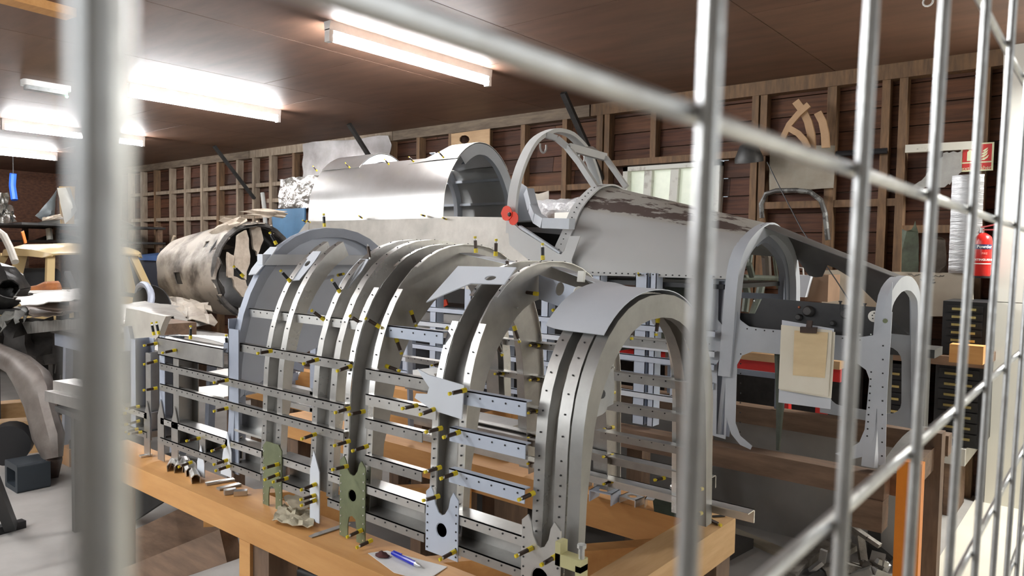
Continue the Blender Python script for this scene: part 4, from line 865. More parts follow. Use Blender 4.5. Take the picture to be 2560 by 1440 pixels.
q = MB(); q.grid(P, DUCT, .004); solo('silver_duct', q, 'tall crinkled silver duct standing on the cream board beside the fire extinguisher', 'duct')
SHG = mat('scorched_green_metal', (.15, .185, .135), .5, .3, (.09, .10, .075), 9, bump=.3); SHB = mat('scorched_brown_metal', (.15, .12, .095), .5, .3, (.08, .065, .05), 9, bump=.3)
for pts, m, lb in (([(2256, 572), (2270, 578), (2282, 574), (2290, 553), (2296, 580), (2297, 640), (2296, 682), (2255, 682)], SHG, 'jagged scorched green metal piece standing on the cream board'), ([(2334, 598), (2350, 592), (2364, 600), (2366, 640), (2368, 682), (2330, 682)], SHB, 'scorched brown metal piece standing on the cream board left of the silver duct')):
    a, b = min(p[0] for p in pts), max(p[0] for p in pts); q = pix('', rag(pts, 1.5, 2), 'y', 5.32, .012, m)
    for v_ in q.v: v_.y -= .03*math.sin(max(0, min(1, (v_.x-at(a, 600, 'y', 5.32).x)/(at(b, 600, 'y', 5.32).x-at(a, 600, 'y', 5.32).x)))*math.pi)
    solo('metal_piece', q, lb, 'metal scrap')
wbd = root('cream_board', at(2240, 790, 'y', 5.30), 'long cream board with faint pencil writing standing on the bench along the wall', 'board')
part('board', pix('', [(2058, 676), (2108, 674), (2113, 677), (2434, 683), (2434, 790), (2056, 792)], 'y', 5.31, .02, mat('cream_board', (.60, .54, .43), .7, 0, (.53, .47, .37), 5)), wbd, smooth=False)
q = MB(); rr = random.Random(4)
for x0, x1, y0 in ((2270, 2302, 688), (2328, 2360, 690), (2300, 2325, 699), (2325, 2336, 700), (2328, 2338, 707)):
    pts = [at(lerp(x0, x1, k/14), y0+rr.uniform(-2.4, 2.4), 'y', 5.288) for k in range(15)]; q.tube(pts, .0016, DARK, 4)
part('pencil_writing', q, wbd, stuff=True)
# fire sign
fsn = root('fire_sign', at(2455, 425, 'y', 5.37), 'red and cream fire extinguisher sign on the wall above the extinguisher', 'sign')
s0, s1 = at(2400, 430, 'y', 5.37), at(2486, 355, 'y', 5.37); sw, sh = s1.x-s0.x, s1.z-s0.z
LUM = mat('sign_cream', (.78, .80, .52), .5); SRED = mat('sign_red', (.60, .035, .03), .45)
def sf(d): return lambda u, v, w_: (s0.x+u*sw, 5.37-d-w_, s0.z+v*sh)
q = MB(); q.plate([(0, 0), (1, 0), (1, 1), (0, 1)], [], sf(0), .003, LUM); part('sign_plate', q, fsn, smooth=False)
q = MB(); q.plate([(.06, .34), (.94, .34), (.94, .95), (.06, .95)], [], sf(.0032), .0006, SRED); q.plate([(.06, .05), (.94, .05), (.94, .29), (.06, .29)], [], sf(.0032), .0006, SRED); part('red_field', q, fsn, smooth=False)
q = MB()
for k, (u, v, s_) in enumerate(((.62, .40, 1), (.60, .50, .95), (.62, .60, .9), (.66, .70, .7))):
    q.plate([(u, v), (u+.10*s_, v-.02), (u+.20*s_, v+.06), (u+.24*s_, v+.17*s_), (u+.15*s_, v+.09), (u+.08*s_, v+.06)], [], sf(.004), .0005, LUM)
q.plate([(.20, .38), (.36, .38), (.36, .70), (.32, .76), (.34, .82), (.44, .85), (.44, .88), (.30, .88), (.22, .80), (.25, .75), (.20, .70)], [], sf(.004), .0005, LUM)
part('flame_symbol', q, fsn, smooth=False)
for tx, v, sz in (('Fire', .21, .036), ('extinguisher', .11, .032)):
    q = MB(); vs_, fs_ = text_mb(tx, sz, lambda x, y, t: (s0.x+.5*sw+x, 5.37-.0041, s0.z+v*sh+y), LUM); q.add(vs_, fs_, LUM); part('lettering', q, fsn, smooth=False)
fx_ = root('fire_extinguisher', at(2454, 692, 'y', 5.28), 'red fire extinguisher hanging on the wall below the fire sign', 'fire extinguisher')
c0, c1 = at(2454, 690, 'y', 5.28), at(2454, 582, 'y', 5.28); H = c1.z-c0.z; FR_ = mat('extinguisher_red', (.60, .025, .02), .25)
rr_ = (at(2478, 640, 'y', 5.28).x-at(2431, 640, 'y', 5.28).x)/2
q = MB(); q.lathe([(rr_*.9, 0), (rr_, .012), (rr_, H*.80), (rr_*.9, H*.90), (rr_*.55, H*.97), (rr_*.3, H)], c0, (0, 0, 1), FR_, 20); part('cylinder', q, fx_)
q = MB(); q.lathe([(rr_*.92, -.012), (rr_*.96, .0)], c0, (0, 0, 1), BLACK, 16); part('base_ring', q, fx_)
q = MB(); q.lathe([(.014, 0), (.014, .03)], c1, (0, 0, 1), GALV, 10); part('valve', q, fx_)
q = MB(); q.bar(c1+Vector((-.01, 0, .03)), c1+Vector((.075, -.01, .05)), .02, .008, FR_); q.bar(c1+Vector((-.01, 0, .018)), c1+Vector((.07, -.01, .018)), .02, .008, FR_); part('handle', q, fx_)
q = MB(); q.tube([c1+Vector((-.015, 0, .015)), c1+Vector((-.05, 0, .01)), c1+Vector((-.062, 0, -.05)), c1+Vector((-.06, -.01, -.12))], .008, BLACK, 6); part('hose', q, fx_)
def band(z0, z1, m, a0=-150, a1=-20, off=.0012):
    q = MB(); P = [[(c0.x+(rr_+off)*math.cos(math.radians(lerp(a0, a1, i/10))), c0.y+(rr_+off)*math.sin(math.radians(lerp(a0, a1, i/10))), c0.z+z) for z in (z0, z1)] for i in range(11)]; q.grid(P, m, .0006); part('label_band', q, fx_)
band(H*.62, H*.73, mat('label_navy', (.03, .04, .12), .4)); band(H*.275, H*.295, WHITE)
def wrap(tx, size, zc, m):
    q = MB(); vs_, fs_ = text_mb(tx, size, lambda x, y, t: (c0.x+(rr_+.0028)*math.cos(math.radians(-72)+x/rr_), c0.y+(rr_+.0028)*math.sin(math.radians(-72)+x/rr_), c0.z+zc+y), m, bold=True); q.add(vs_, fs_, m); part('lettering', q, fx_, smooth=False)
wrap('Powder', .026, H*.675, WHITE); wrap('EXTINGUISHER', .017, H*.375, WHITE); wrap('FIRE', .016, H*.52, mat('faded_label', (.72, .25, .2), .5))
# ------------------------------------------------------------------ tool chests
BRASS = mat('brass_pull', (.80, .66, .28), .25, .9, (.7, .56, .22), 6)
def chest(x0, x1, y, z0, z1, n, label, gap=.012, top=True):
    t = root('tool_chest', ((x0+x1)/2, y+.2, z0), label, 'tool chest', 'black tool chests with brass pulls')
    q = MB(); q.box((x0, y, z0), (x1, YW-.1, z1), BLACK); part('carcass', q, t, smooth=False)
    hh = (z1-z0-.04)/n
    for k in range(n):
        a = z0+.02+k*hh; q = MB(); q.box((x0+.02, y-.012, a+.004), (x1-.02, y, a+hh-.004), BLACK); d = part('drawer', q, t, smooth=False)
        q = MB(); q.bar((x0+.05, y-.022, a+hh*.5), (x1-.05, y-.022, a+hh*.5), .012, .014, BRASS); part('pull', q, d)
cx0, cx1 = at(2356, 800, 'y', 4.95).x, at(2462, 900, 'y', 4.95).x
zt, zb = at(2360, 752, 'y', 4.95).z, at(2360, 893, 'y', 4.95).z
chest(cx0, cx1, 4.95, zb+.02, zt, 6, 'small black tool chest with brass pulls on the timber worktop by the corner')
zb2 = at(2345, 1106, 'y', 4.95).z
chest(cx0-.02, cx1, 4.93, zb2, zb-.035, 7, 'tall black tool chest with brass pulls below the worktop')
dx0, dx1 = at(2195, 1000, 'y', 4.9).x, at(2272, 1000, 'y', 4.9).x
chest(dx0, dx1, 4.9, at(2230, 1060, 'y', 4.9).z-.05, at(2230, 925, 'y', 4.9).z+.04, 5, 'black tool chest seen through the end frame of the cockpit')
q = MB(); q.box((-1.25, 4.86, zb-.035), (cx1+.01, YW-.1, zb+.018), WOODD); solo('worktop', q, 'narrow timber worktop between the two tool chests', 'worktop', smooth=False)
q = MB()
for x in (-1.15, -.72): q.box((x-.03, 4.95, .012 if x > XR else 0), (x+.03, 5.3, zb2), WOODD)
q.box((-1.2, 4.88, zb2-.1), (-.64, YW-.1, zb2-.002), mat('white_shelf', (.55, .53, .48), .6)); solo('low_shelf', q, 'white low shelf carrying the tall black tool chest', 'shelf', smooth=False)
# red edged bench behind the cockpit
rb = root('red_workbench', (-2.2, 4.9, 0), 'workbench with timber top and red steel frame behind the cockpit', 'workbench')
zr = at(1900, 893, 'y', 4.8).z
def rbx(n_, a, b, m): q = MB(); q.box(a, b, m); part(n_, q, rb, smooth=False)
rbx('bench_top', (-4.2, 4.75, zr-.02), (-1.3, 5.38, zr+.03), PLY); rbx('front_rail', (-4.2, 4.77, zr-.10), (-1.3, 4.80, zr-.02), RED)
for x in (-1.42, -2.4, -3.4, -4.1): rbx('leg', (x-.03, 4.80, 0), (x+.03, 4.86, zr-.02), RED)
rbx('back_board', (-4.2, 5.30, zr-.55), (-1.3, 5.33, zr-.02), DARK); rbx('low_shelf', (-4.1, 4.86, .2), (-1.35, 5.3, .23), WOODD)
p = at(1970, 1010, 'y', 4.2)
q = MB(); q.bar((p.x, 4.2, p.z-.35), (p.x-.02, 4.2, p.z+.14), .05, .05, RED); q.box((p.x-.06, 4.15, 0), (p.x+.06, 4.25, p.z-.345), RED); solo('red_jack', q, 'red steel stand seen through the cockpit side opening', 'stand', smooth=False)
def boxthing(name, px, Y, sx, sy, sz, m, label, cat, rz=0.):
    p = at(px[0], px[1], 'y', Y); q = MB(); c, s_ = math.cos(rz), math.sin(rz)
    q.hexa([(p.x+c*a-s_*b, Y+s_*a+c*b, p.z+z) for z in (0, sz) for a, b in ((0, 0), (sx, 0), (sx, sy), (0, sy))], m); return q, p
q, p = boxthing('', (2012, 752), 4.85, .14, .25, .17, mat('brown_card', (.30, .19, .12), .7), '', ''); solo('cardboard_box', q, 'brown cardboard box on the bench behind the nose frame', 'box', smooth=False)
q, p = boxthing('', (1838, 870), 4.82, .12, .1, .11, PLY, '', ''); solo('wooden_block', q, 'pale wooden block seen inside the front frame', 'block', smooth=False)
q, p = boxthing('', (2372, 905), 4.7, .16, .1, .10, WOOD, '', ''); solo('wooden_box', q, 'orange wooden box on the worktop left of the tool chests', 'box', smooth=False)
sc = root('metal_bin', at(2000, 742, 'y', 4.8), 'small grey metal bin with a wire handle on the bench', 'bin')
p = at(1985, 742, 'y', 4.8); q = MB(); q.hexa([(p.x+a, 4.8+b, p.z+z) for z, w_ in ((0, .07), (.14, .10)) for a, b in ((0, 0), (w_, 0), (w_, .1), (0, .1))], PALE); part('body', q, sc)
q = MB(); q.tube([(p.x+.01, 4.8, p.z+.14), (p.x+.015, 4.8, p.z+.19), (p.x+.05, 4.8, p.z+.185), (p.x+.055, 4.8, p.z+.14)], .005, FIX, 6); part('handle', q, sc)
bu = root('black_case', at(2245, 860, 'y', 4.0), 'black cased electrical unit inside the end frame', 'equipment')
p0, p1 = at(2216, 862, 'y', 3.95), at(2286, 790, 'y', 3.95); q = MB(); q.plate(rrect(p0.x, p0.z, p1.x, p1.z, .02), [], lambda u, v, w_: (u, 3.95+w_, v), .12, BLACK); part('case', q, bu)
q = MB(); q.lathe([(.07, 0), (.07, .01), (.05, .014)], ((p0.x+p1.x)/2-.03, 3.95, (p0.z+p1.z)/2), (0, -1, 0), DARK, 18); part('dial_cover', q, bu)
q = MB(); q.box((p0.x-.05, 3.9, p0.z-.04), (p1.x+.1, 4.1, p0.z), DARK); q.box((p1.x, 3.95, 0), (p1.x+.06, 4.05, p0.z-.04), DARK); q.box((p0.x-.05, 3.95, 0), (p0.x+.01, 4.05, p0.z-.04), DARK); solo('steel_stand', q, 'dark steel stand under the black cased unit', 'stand', smooth=False)
# plastic wrapped bundle and small box on a rack behind the cockpit
zk = at(1380, 560, 'y', 4.3).z
q = MB(); q.box((-3.9, 4.2, zk-.03), (-2.3, 4.7, zk), WOODD)
for x in (-3.85, -2.4): q.box((x, 4.22, 0), (x+.05, 4.27, zk-.03), WOODV); q.box((x, 4.6, 0), (x+.05, 4.65, zk-.03), WOODV)
solo('storage_rack', q, 'timber storage rack behind the open cockpit', 'rack', smooth=False)
PLAS = mat('clear_plastic_wrap', (.52, .52, .52), .12, 0, (.36, .36, .37), 10, bump=.8, bsc=22)
a, b = at(1300, 540, 'y', 4.35), at(1480, 520, 'y', 4.35); q = MB(); rr = random.Random(9); P = []
for i in range(17):
    c = a.lerp(b, i/16); P.append([Vector((c.x, 4.40, zk+.10))+Vector((0, .12*math.cos(k*.628), (.075+.024*(i/16))*math.sin(k*.628)))*rr.uniform(.82, 1.02) for k in range(11)])
for row in P: row[10] = row[0]
q.grid(P, PLAS, .003); solo('wrapped_bundle', q, 'bundle wrapped in clear crinkled plastic on the rack behind the cockpit', 'bundle', base=(a.lerp(b, .5).x, 4.38, zk))
wbx = root('white_box', at(1414, 556, 'y', 4.22), 'small white box with a brown tag in front of the plastic bundle', 'box')
p = at(1388, 558, 'y', 4.22); q = MB(); q.box((p.x, 4.21, zk), (p.x+.16, 4.27, zk+.075), WHITE); part('carton', q, wbx, smooth=False)
p = at(1417, 558, 'y', 4.21); q = MB(); q.box((p.x, 4.206, zk+.005), (p.x+.022, 4.2095, zk+.035), PLY); part('tag', q, wbx, smooth=False)
q = crumple([at(1318, 486, 'y', 4.6), at(1372, 480, 'y', 4.6), at(1372, 545, 'y', 4.6), at(1318, 545, 'y', 4.6)], 4, 4, .012, mat('grey_card', (.45, .42, .36), .7), .004, seed=8); solo('card_sheet', q, 'creased grey card standing behind the plastic bundle', 'card')
# SHED sign and things behind the cockpit frames
sg = root('shed_sign', at(1715, 735, 'y', 3.92), 'white board lettered SHED in black behind the cockpit frames', 'sign')
part('board', pix('', [(1660, 690), (1800, 690), (1800, 760), (1660, 745)], 'y', 3.92, .012, WHITE), sg, smooth=False)
ls = at(1718, 707, 'y', 3.905); q = MB(); vs_, fs_ = text_mb('SHED', .085, lambda x, y, t: (ls.x+x*.95, 3.906, ls.z+y), BLACK, bold=True); q.add(vs_, fs_, BLACK); part('lettering', q, sg, smooth=False)
q = MB(); q.bar(at(1640, 670, 'y', 3.85), at(1790, 800, 'y', 3.85), .02, .12, BLACK); solo('black_plank', q, 'black plank leaning across the SHED board', 'plank', smooth=False)
q = MB(); q.box((-4.2, 4.02, .0), (-2.6, 4.06, 1.36), mat('dark_store_board', (.04, .036, .034), .7)); solo('dark_board', q, 'dark board standing behind the rear cockpit frames', 'board', smooth=False)
CLO = mat('red_cloth', (.80, .075, .03), .7)
for pts, lb in (([(1042, 742), (1060, 732), (1078, 745), (1080, 772), (1042, 776)], 'red cloth hanging behind the left rear frames'), ([(1102, 752), (1118, 748), (1122, 762), (1106, 770)], 'small red cloth patch beside the larger red cloth')):
    pixthing('red_cloth', pts, 'y', 3.165, .01, CLO, lb, 'cloth')
for pts, lb in (([(1043, 778), (1100, 782), (1100, 830), (1043, 826)], 'white box side behind the red cloth'), ([(1105, 784), (1165, 788), (1165, 840), (1105, 834)], 'white box side right of the red cloth')):
    pixthing('white_carton', pts, 'y', 3.19, .02, mat('white_carton', (.62, .61, .58), .6), lb, 'box', smooth=False)
q = MB(); q.box((-3.6, 3.1, .3), (-2.5, 3.5, .33), WOODD); q.box((-3.55, 3.12, 0), (-3.5, 3.48, .3), WOODD); q.box((-2.6, 3.12, 0), (-2.55, 3.48, .3), WOODD); q.box((-3.5, 3.2, .33), (-2.6, 3.45, 1.17), mat('dark_cabinet', (.035, .035, .04), .5)); solo('dark_cabinet', q, 'dark cabinet standing inside the rear cockpit frames', 'cabinet', smooth=False)
# ================================================================== BEHIND THE FRONT FRAME
WPAN = mat('white_skin_panel', (.74, .74, .71), .5, .2, (.66, .66, .63), 5)
def flatpix(name, pts, z, t, m, label, cat, holes=(), smooth=True):
    o = [at(a, b, 'z', z) for a, b in pts]; hs = [[(at(a, b, 'z', z).x, at(a, b, 'z', z).y) for a, b in h] for h in holes]
    q = MB(); q.plate([(p.x, p.y) for p in o], hs, lambda u, v, w_: (u, v, z-w_), t, m); return solo(name, q, label, cat, smooth=smooth)
jt = root('inner_trestle', (-3.1, 2.3, 0), 'orange timber trestle behind the left end of the metal arches', 'trestle')
for a, b in (((-4.1, 2.32), (-2.2, 2.32)), ((-4.1, 2.72), (-2.2, 2.72))):
    q = MB(); q.bar((*a, .70), (*b, .70), .07, .10, WOOD); part('beam', q, jt, smooth=False)
for x in (-4.0, -2.3):
    for y in (2.32, 2.72): q = MB(); q.box((x-.04, y-.035, 0), (x+.04, y+.035, .65), WOODV); part('leg', q, jt, smooth=False)
    q = MB(); q.box((x-.03, 2.3, .752), (x+.03, 2.75, .79), WOODD); part('cross_piece', q, jt, smooth=False)
flatpix('wing_skin', [(455, 972), (475, 985), (560, 992), (640, 978), (745, 938), (752, 926), (640, 920), (560, 922), (480, 936), (560, 948), (545, 962)], .80, .012, WPAN, 'white sheet metal wing panel lying on the inner trestle at left', 'metal panel', [[(668, 930), (690, 932), (688, 938), (664, 935)]])
flatpix('wing_skin', [(1000, 950), (1030, 925), (1090, 918), (1130, 925), (1125, 958), (1060, 968)], .86, .012, WPAN, 'white sheet metal panel with oval holes behind the second arch', 'metal panel', [[(1085, 934), (1105, 932), (1108, 938), (1088, 941)], [(1078, 948), (1102, 944), (1106, 951), (1082, 955)]])
q = MB(); q.box((-2.2, 2.05, .80), (-1.75, 2.25, .845), ALUD); q.box((-2.2, 2.05, 0), (-2.14, 2.25, .80), WOODV); q.box((-1.81, 2.05, 0), (-1.75, 2.25, .80), WOODV); solo('panel_stand', q, 'stand under the white panel behind the second arch', 'stand', smooth=False)
# ================================================================== ON THE BENCH
def onb(px, py): return at(px, py, 'z', ZB+.001)
def strip2(name, pts, t, m, label, cat, group=None, wd=.02):
    p = [onb(*a) for a in pts]; q = MB()
    for a, b in zip(p, p[1:]): q.bar(a+Vector((0, 0, t/2)), b+Vector((0, 0, t/2)), wd, t, m)
    return solo(name, q, label, cat, group)
for k, (a, b, lb) in enumerate((((440, 1152), (428, 1178), 'leftmost of the four bright channel clips on the trestle'), ((452, 1160), (446, 1182), 'second bright channel clip from the left on the trestle'), ((462, 1160), (476, 1190), 'third bright channel clip from the left on the trestle'), ((478, 1172), (490, 1208), 'rightmost of the four bright channel clips on the trestle'))):
    p0, p1 = onb(*a), onb(*b); d = (p1-p0).normalized(); s_ = d.cross(Vector((0, 0, 1))); q = MB()
    path = [(p0, s_, Vector((0, 0, 1))), (p1, s_, Vector((0, 0, 1)))]
    q.sweep(thick([(-.011, 0), (-.012, .018), (-.004, .026), (.004, .026), (.012, .018), (.011, 0)], .002), path, ALU); solo('channel_clip', q, lb, 'clip', 'bright channel clips on the trestle')
for pts, lb in ((((515, 1212), (585, 1200)), 'flat offcut strip of grey metal on the trestle'), (((545, 1225), (600, 1212)), 'second flat offcut strip overlapping the first'), (((560, 1236), (590, 1232)), 'short folded offcut in front of the strips'), (((585, 1238), (618, 1236)), 'pale folded offcut nearest the green foot plate'), (((350, 1143), (378, 1138)), 'pale flat offcut near the left end of the trestle')):
    strip2('metal_offcut', pts, .006 if 'flat' in lb else .014, ALUD if 'pale' not in lb else ALU, lb, 'offcut', 'metal offcuts on the trestle', .022)
CLOTH = mat('unbleached_rag', (.62, .56, .42), .9, 0, (.48, .43, .31), 8, bump=.3, bsc=30)
rg = root('cloth_rag', onb(735, 1310), 'crumpled cream rag draped over the edge of the pine trestle', 'cloth')
rr = random.Random(3); P = []
A = [onb(700, 1270), onb(790, 1285), onb(782, 1330), onb(680, 1310)]
for j in range(9):
    row = []
    for i in range(9):
        b = lerp(lerp(A[0], A[1], i/8), lerp(A[3], A[2], i/8), j/8)+Vector((0, 0, .004+.018*abs(math.sin(i*1.3+j*.9))*rr.uniform(.4, 1)))
        if b.y < fb0-.002: b = Vector((b.x, fb0-.006, ZB-(fb0-b.y)*1.0))
        row.append(b)
    P.append(row)
q = MB(); q.grid(P, CLOTH, .002); part('cloth', q, rg)
A = [onb(705, 1268), onb(755, 1262), onb(795, 1296), onb(730, 1300)]; P = [[lerp(lerp(A[0], A[1], i/6), lerp(A[3], A[2], i/6), j/6)+Vector((0, 0, .024+.012*abs(math.sin(i+j*1.7)))) for i in range(7)] for j in range(7)]
q = MB(); q.grid(P, mat('rag_dark_fold', (.50, .43, .31), .9, 0, (.4, .34, .24), 8), .002); part('folded_corner', q, rg)
p0, p1, p2 = onb(775, 1343), onb(848, 1318), onb(856, 1326)
q = MB(); q.plate([(0, -.008), (.10, -.011), (.118, -.004), (.115, .008), (.02, .010), (0, .006)], [], lambda u, v, w_: p0+(p1-p0).normalized()*u*1.1+(p1-p0).normalized().cross(Vector((0, 0, 1)))*-v+Vector((0, 0, w_)), .002, ALUD); solo('putty_knife', q, 'thin grey metal putty knife blade lying right of the cream rag', 'tool')
q = MB(); pp_ = [onb(920, 1384), onb(968, 1378), onb(1118, 1418), onb(1085, 1440), onb(1050, 1450), onb(985, 1432)]
q.plate([(p.x, p.y) for p in pp_], [], lambda u, v, w_: (u, v, ZB+.001+w_), .0015, mat('white_paper', (.82, .81, .80), .7)); solo('paper_sheet', q, 'white sheet of paper under the blue pen on the trestle', 'paper')
pe = root('ballpoint_pen', onb(1010, 1400), 'blue ballpoint pen lying on the white paper', 'pen')
a, b = onb(980, 1390)+Vector((0, 0, .008)), onb(1052, 1424)+Vector((0, 0, .008)); PB = mat('pen_blue', (.015, .03, .55), .25)
q = MB(); q.tube([a, a.lerp(b, .12), a.lerp(b, .6), a.lerp(b, .82)], [.004, .0055, .0062, .006], PB, 10); part('barrel', q, pe)
q = MB(); q.tube([a.lerp(b, .82), a.lerp(b, .93), b], [.006, .0045, .001], GALV, 10); part('tip', q, pe)
q = MB(); q.bar(a.lerp(b, .05)+Vector((0, 0, .007)), a.lerp(b, .35)+Vector((0, 0, .008)), .003, .0015, PB); part('clip', q, pe)
c = onb(955, 1392); q = MB(); rr = random.Random(5); P = [[c+Vector((.022*math.cos(a*.7)*r_*rr.uniform(.7, 1.1), .014*math.sin(a*.7)*r_*rr.uniform(.7, 1.1), .003+.014*(1-r_)*rr.uniform(.6, 1))) for a in range(10)] for r_ in (1, .7, .35, .02)]
for row in P: row[9] = row[0]
q.grid(P, mat('maroon_rag', (.085, .025, .025), .9, 0, (.05, .015, .015), 40), .002); solo('maroon_rag', q, 'crumpled maroon rag on the white paper beside the pen', 'cloth')
def bracket(px, sx, sy, sz, m, label, rz, hole=True):
    c = onb(*px); cs, sn = math.cos(rz), math.sin(rz); W = lambda u, v, w_: Vector((c.x+cs*u-sn*v, c.y+sn*u+cs*v, c.z+w_)); t = root('folded_bracket', c, label, 'bracket')
    q = MB(); q.plate([(-sx/2, -sy/2), (sx/2, -sy/2), (sx/2, sy/2), (-sx/2, sy/2)], [circ(0, 0, min(sx, sy)*.3)] if hole else [], lambda u, v, w_: W(u, v, sz-w_), .003, m); part('top_face', q, t)
    for sg_ in (-1, 1):
        q = MB(); q.plate([(-sy/2, 0), (sy/2, 0), (sy/2, sz), (-sy/2, sz)], [], lambda u, v, w_: W(sg_*(sx/2-w_), u, v), .003, m); part('side_flange', q, t)
    return t
bracket((1512, 1252), .075, .065, .035, BLUE, 'large blue grey folded bracket with a round hole on the rear beam', .1); bracket((1580, 1258), .06, .05, .022, ALU, 'bare aluminium folded bracket with a hole beside the green box', -.1); bracket((1452, 1212), .055, .05, .014, ALUD, 'thin aluminium bracket with a hole behind the nearest arch', -.2); bracket((1628, 1268), .035, .03, .028, ALUB, 'smallest bright bracket left of the green box', .3, False)
gb = root('green_component', onb(1690, 1285), 'dark green cast component standing on the rear beam', 'component')
c = onb(1690, 1283); q = MB(); q.plate([(-.055, .0), (.045, .0), (.05, .045), (.02, .06), (-.035, .06), (-.06, .03)], [], lambda u, v, w_: (c.x+u, c.y-.03+w_, c.z+v), .06, mat('dark_green_casting', (.035, .055, .035), .5, 0, (.02, .035, .02), 20)); part('body', q, gb)
q = MB(); q.lathe([(.02, 0), (.02, .02), (.012, .025)], c+Vector((0, 0, .06)), (0, 0, 1), ALUD, 10); part('boss', q, gb)
for px, lb in (((1770, 1303), 'loose skin pin lying on the end beam'),):
    instance(PIN, 'loose_pin', onb(*px)+Vector((0, 0, .006)), Vector((0, 0, 1)).rotation_difference(Vector((.9, -.4, 0)).normalized()), None)
    tag(bpy.data.objects['loose_pin'], lb, 'pin')
c = onb(1765, 1296); q = MB(); q.tube([c+Vector((-.01, 0, .012)), c+Vector((.012, .0, .012))], .012, BLACK, 12); q.tube([c+Vector((.01, .02, .003)), c+Vector((.035, .05, .003))], .003, BLACK, 6); solo('rubber_roller', q, 'small black rubber roller on the end beam', 'roller')
cl = root('yellow_clamp', at(1432, 1410, 'y', 1.17), 'small pale yellow toolmaker clamp beside the nearest arch foot', 'clamp')
CY = mat('pale_yellow_enamel', (.62, .58, .30), .5); c = at(1430, 1402, 'y', 1.17)
q = MB(); q.box((c.x-.03, 1.155, c.z-.012), (c.x+.03, 1.18, c.z+.012), CY); q.box((c.x-.03, 1.155, c.z-.012), (c.x-.018, 1.18, c.z+.035), CY); q.box((c.x+.018, 1.155, c.z-.04), (c.x+.03, 1.18, c.z+.0), CY); part('frame', q, cl)
q = MB(); q.tube([c+Vector((.024, -.003, -.02)), c+Vector((.024, -.003, .035))], .006, GALV, 8); q.tube([c+Vector((.024, -.003, .033)), c+Vector((.024, -.003, .040))], .009, GALV, 8); part('screw', q, cl)
# ================================================================== UNDER THE BENCH
TUB = mat('black_rubber_hose', (.016, .014, .013), .45)
for k, (a, b, r_) in enumerate((((690, 1405), (860, 1475), .026), ((725, 1380), (905, 1450), .030), ((768, 1382), (960, 1450), .022))):
    p0, p1 = at(a[0], a[1], 'z', .032), at(b[0], b[1], 'z', .032)
    q = MB(); d = (p1-p0); q.tube([p0, p0+d*.03, p1, p1+d*.8], [r_*1.2, r_*1.3, r_*1.3, r_*1.3], TUB, 12); solo('black_tube', q, ('black tube nearest the camera under the trestle', 'thickest black tube, middle of the three under the trestle', 'thin black tube at the back of the three under the trestle')[k], 'tube', 'black tubes under the trestle')
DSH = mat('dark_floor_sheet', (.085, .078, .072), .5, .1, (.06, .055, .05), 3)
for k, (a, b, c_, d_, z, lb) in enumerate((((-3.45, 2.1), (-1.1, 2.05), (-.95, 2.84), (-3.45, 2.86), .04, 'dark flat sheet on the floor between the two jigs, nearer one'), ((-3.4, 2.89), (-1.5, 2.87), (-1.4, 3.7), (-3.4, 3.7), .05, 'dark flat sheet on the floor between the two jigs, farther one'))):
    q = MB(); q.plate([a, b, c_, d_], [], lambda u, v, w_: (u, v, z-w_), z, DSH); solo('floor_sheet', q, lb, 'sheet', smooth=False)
q = MB(); p = [at(a, b, 'z', .02) for a, b in ((1838, 1318), (1995, 1385), (2110, 1425), (2095, 1440), (1985, 1402), (1836, 1334))]; q.plate([(v.x, v.y) for v in p], [], lambda u, v, w_: (u, v, .02-w_), .02, mat('cream_lath', (.42, .37, .28), .7)); solo('cream_lath', q, 'cream lath lying on the floor in front of the grey sheet panel', 'lath', smooth=False)
# scrap pile, lower right
SM = mat('dirty_cast_metal', (.34, .315, .28), .5, .4, (.16, .145, .125), 14, bump=.3)
def scrap(pts, Z, r_, label, m=SM, name='scrap_metal', rect=None):
    q = MB(); p = [at(a, b, 'z', z) for (a, b), z in zip(pts, Z)]
    for a, b in zip(p, p[1:]): q.bar(a, b, r_, r_*.6, m)
    return solo(name, q, label, 'metal scrap')
scrap([(1975, 1440), (2020, 1395), (2075, 1360), (2120, 1350)], (.05, .06, .07, .08), .05, 'bent bracket arm lying at the left of the floor scrap pile')
scrap([(2125, 1320), (2150, 1340), (2158, 1400), (2165, 1440)], (.22, .2, .1, .03), .035, 'upright bent strip in the middle of the floor scrap pile')
scrap([(2120, 1310), (2170, 1345), (2200, 1365)], (.25, .22, .2), .03, 'flat rail across the back of the floor scrap pile')
scrap([(2060, 1430), (2110, 1415), (2160, 1425)], (.05, .08, .05), .06, 'lumpy casting at the front of the floor scrap pile')
scrap([(2200, 1440), (2215, 1410), (2190, 1400)], (.03, .1, .12), .04, 'pale fork bracket at the right of the floor scrap pile', ALUD)
sb = root('lug_bracket', at(2198, 1388, 'z', .1), 'flat lug bracket with a round hole on the floor scrap pile', 'metal scrap')
pA, pB_, pC = at(2180, 1375, 'z', .16), at(2215, 1385, 'z', .16), at(2172, 1405, 'z', .10); u_ = (pB_-pA); v_ = (pC-pA)
q = MB(); q.plate([(0, 0), (1, 0), (1, 1), (0, 1)], [circ(.5, .5, .16, 10)], lambda u, v, w_: pA+u_*u+v_*v+Vector((0, 0, -w_)), .012, ALUD); part('plate', q, sb)
q = MB(); q.bar(pC, pC+Vector((-.02, -.05, -.1)), .03, .03, SM); part('stem', q, sb)

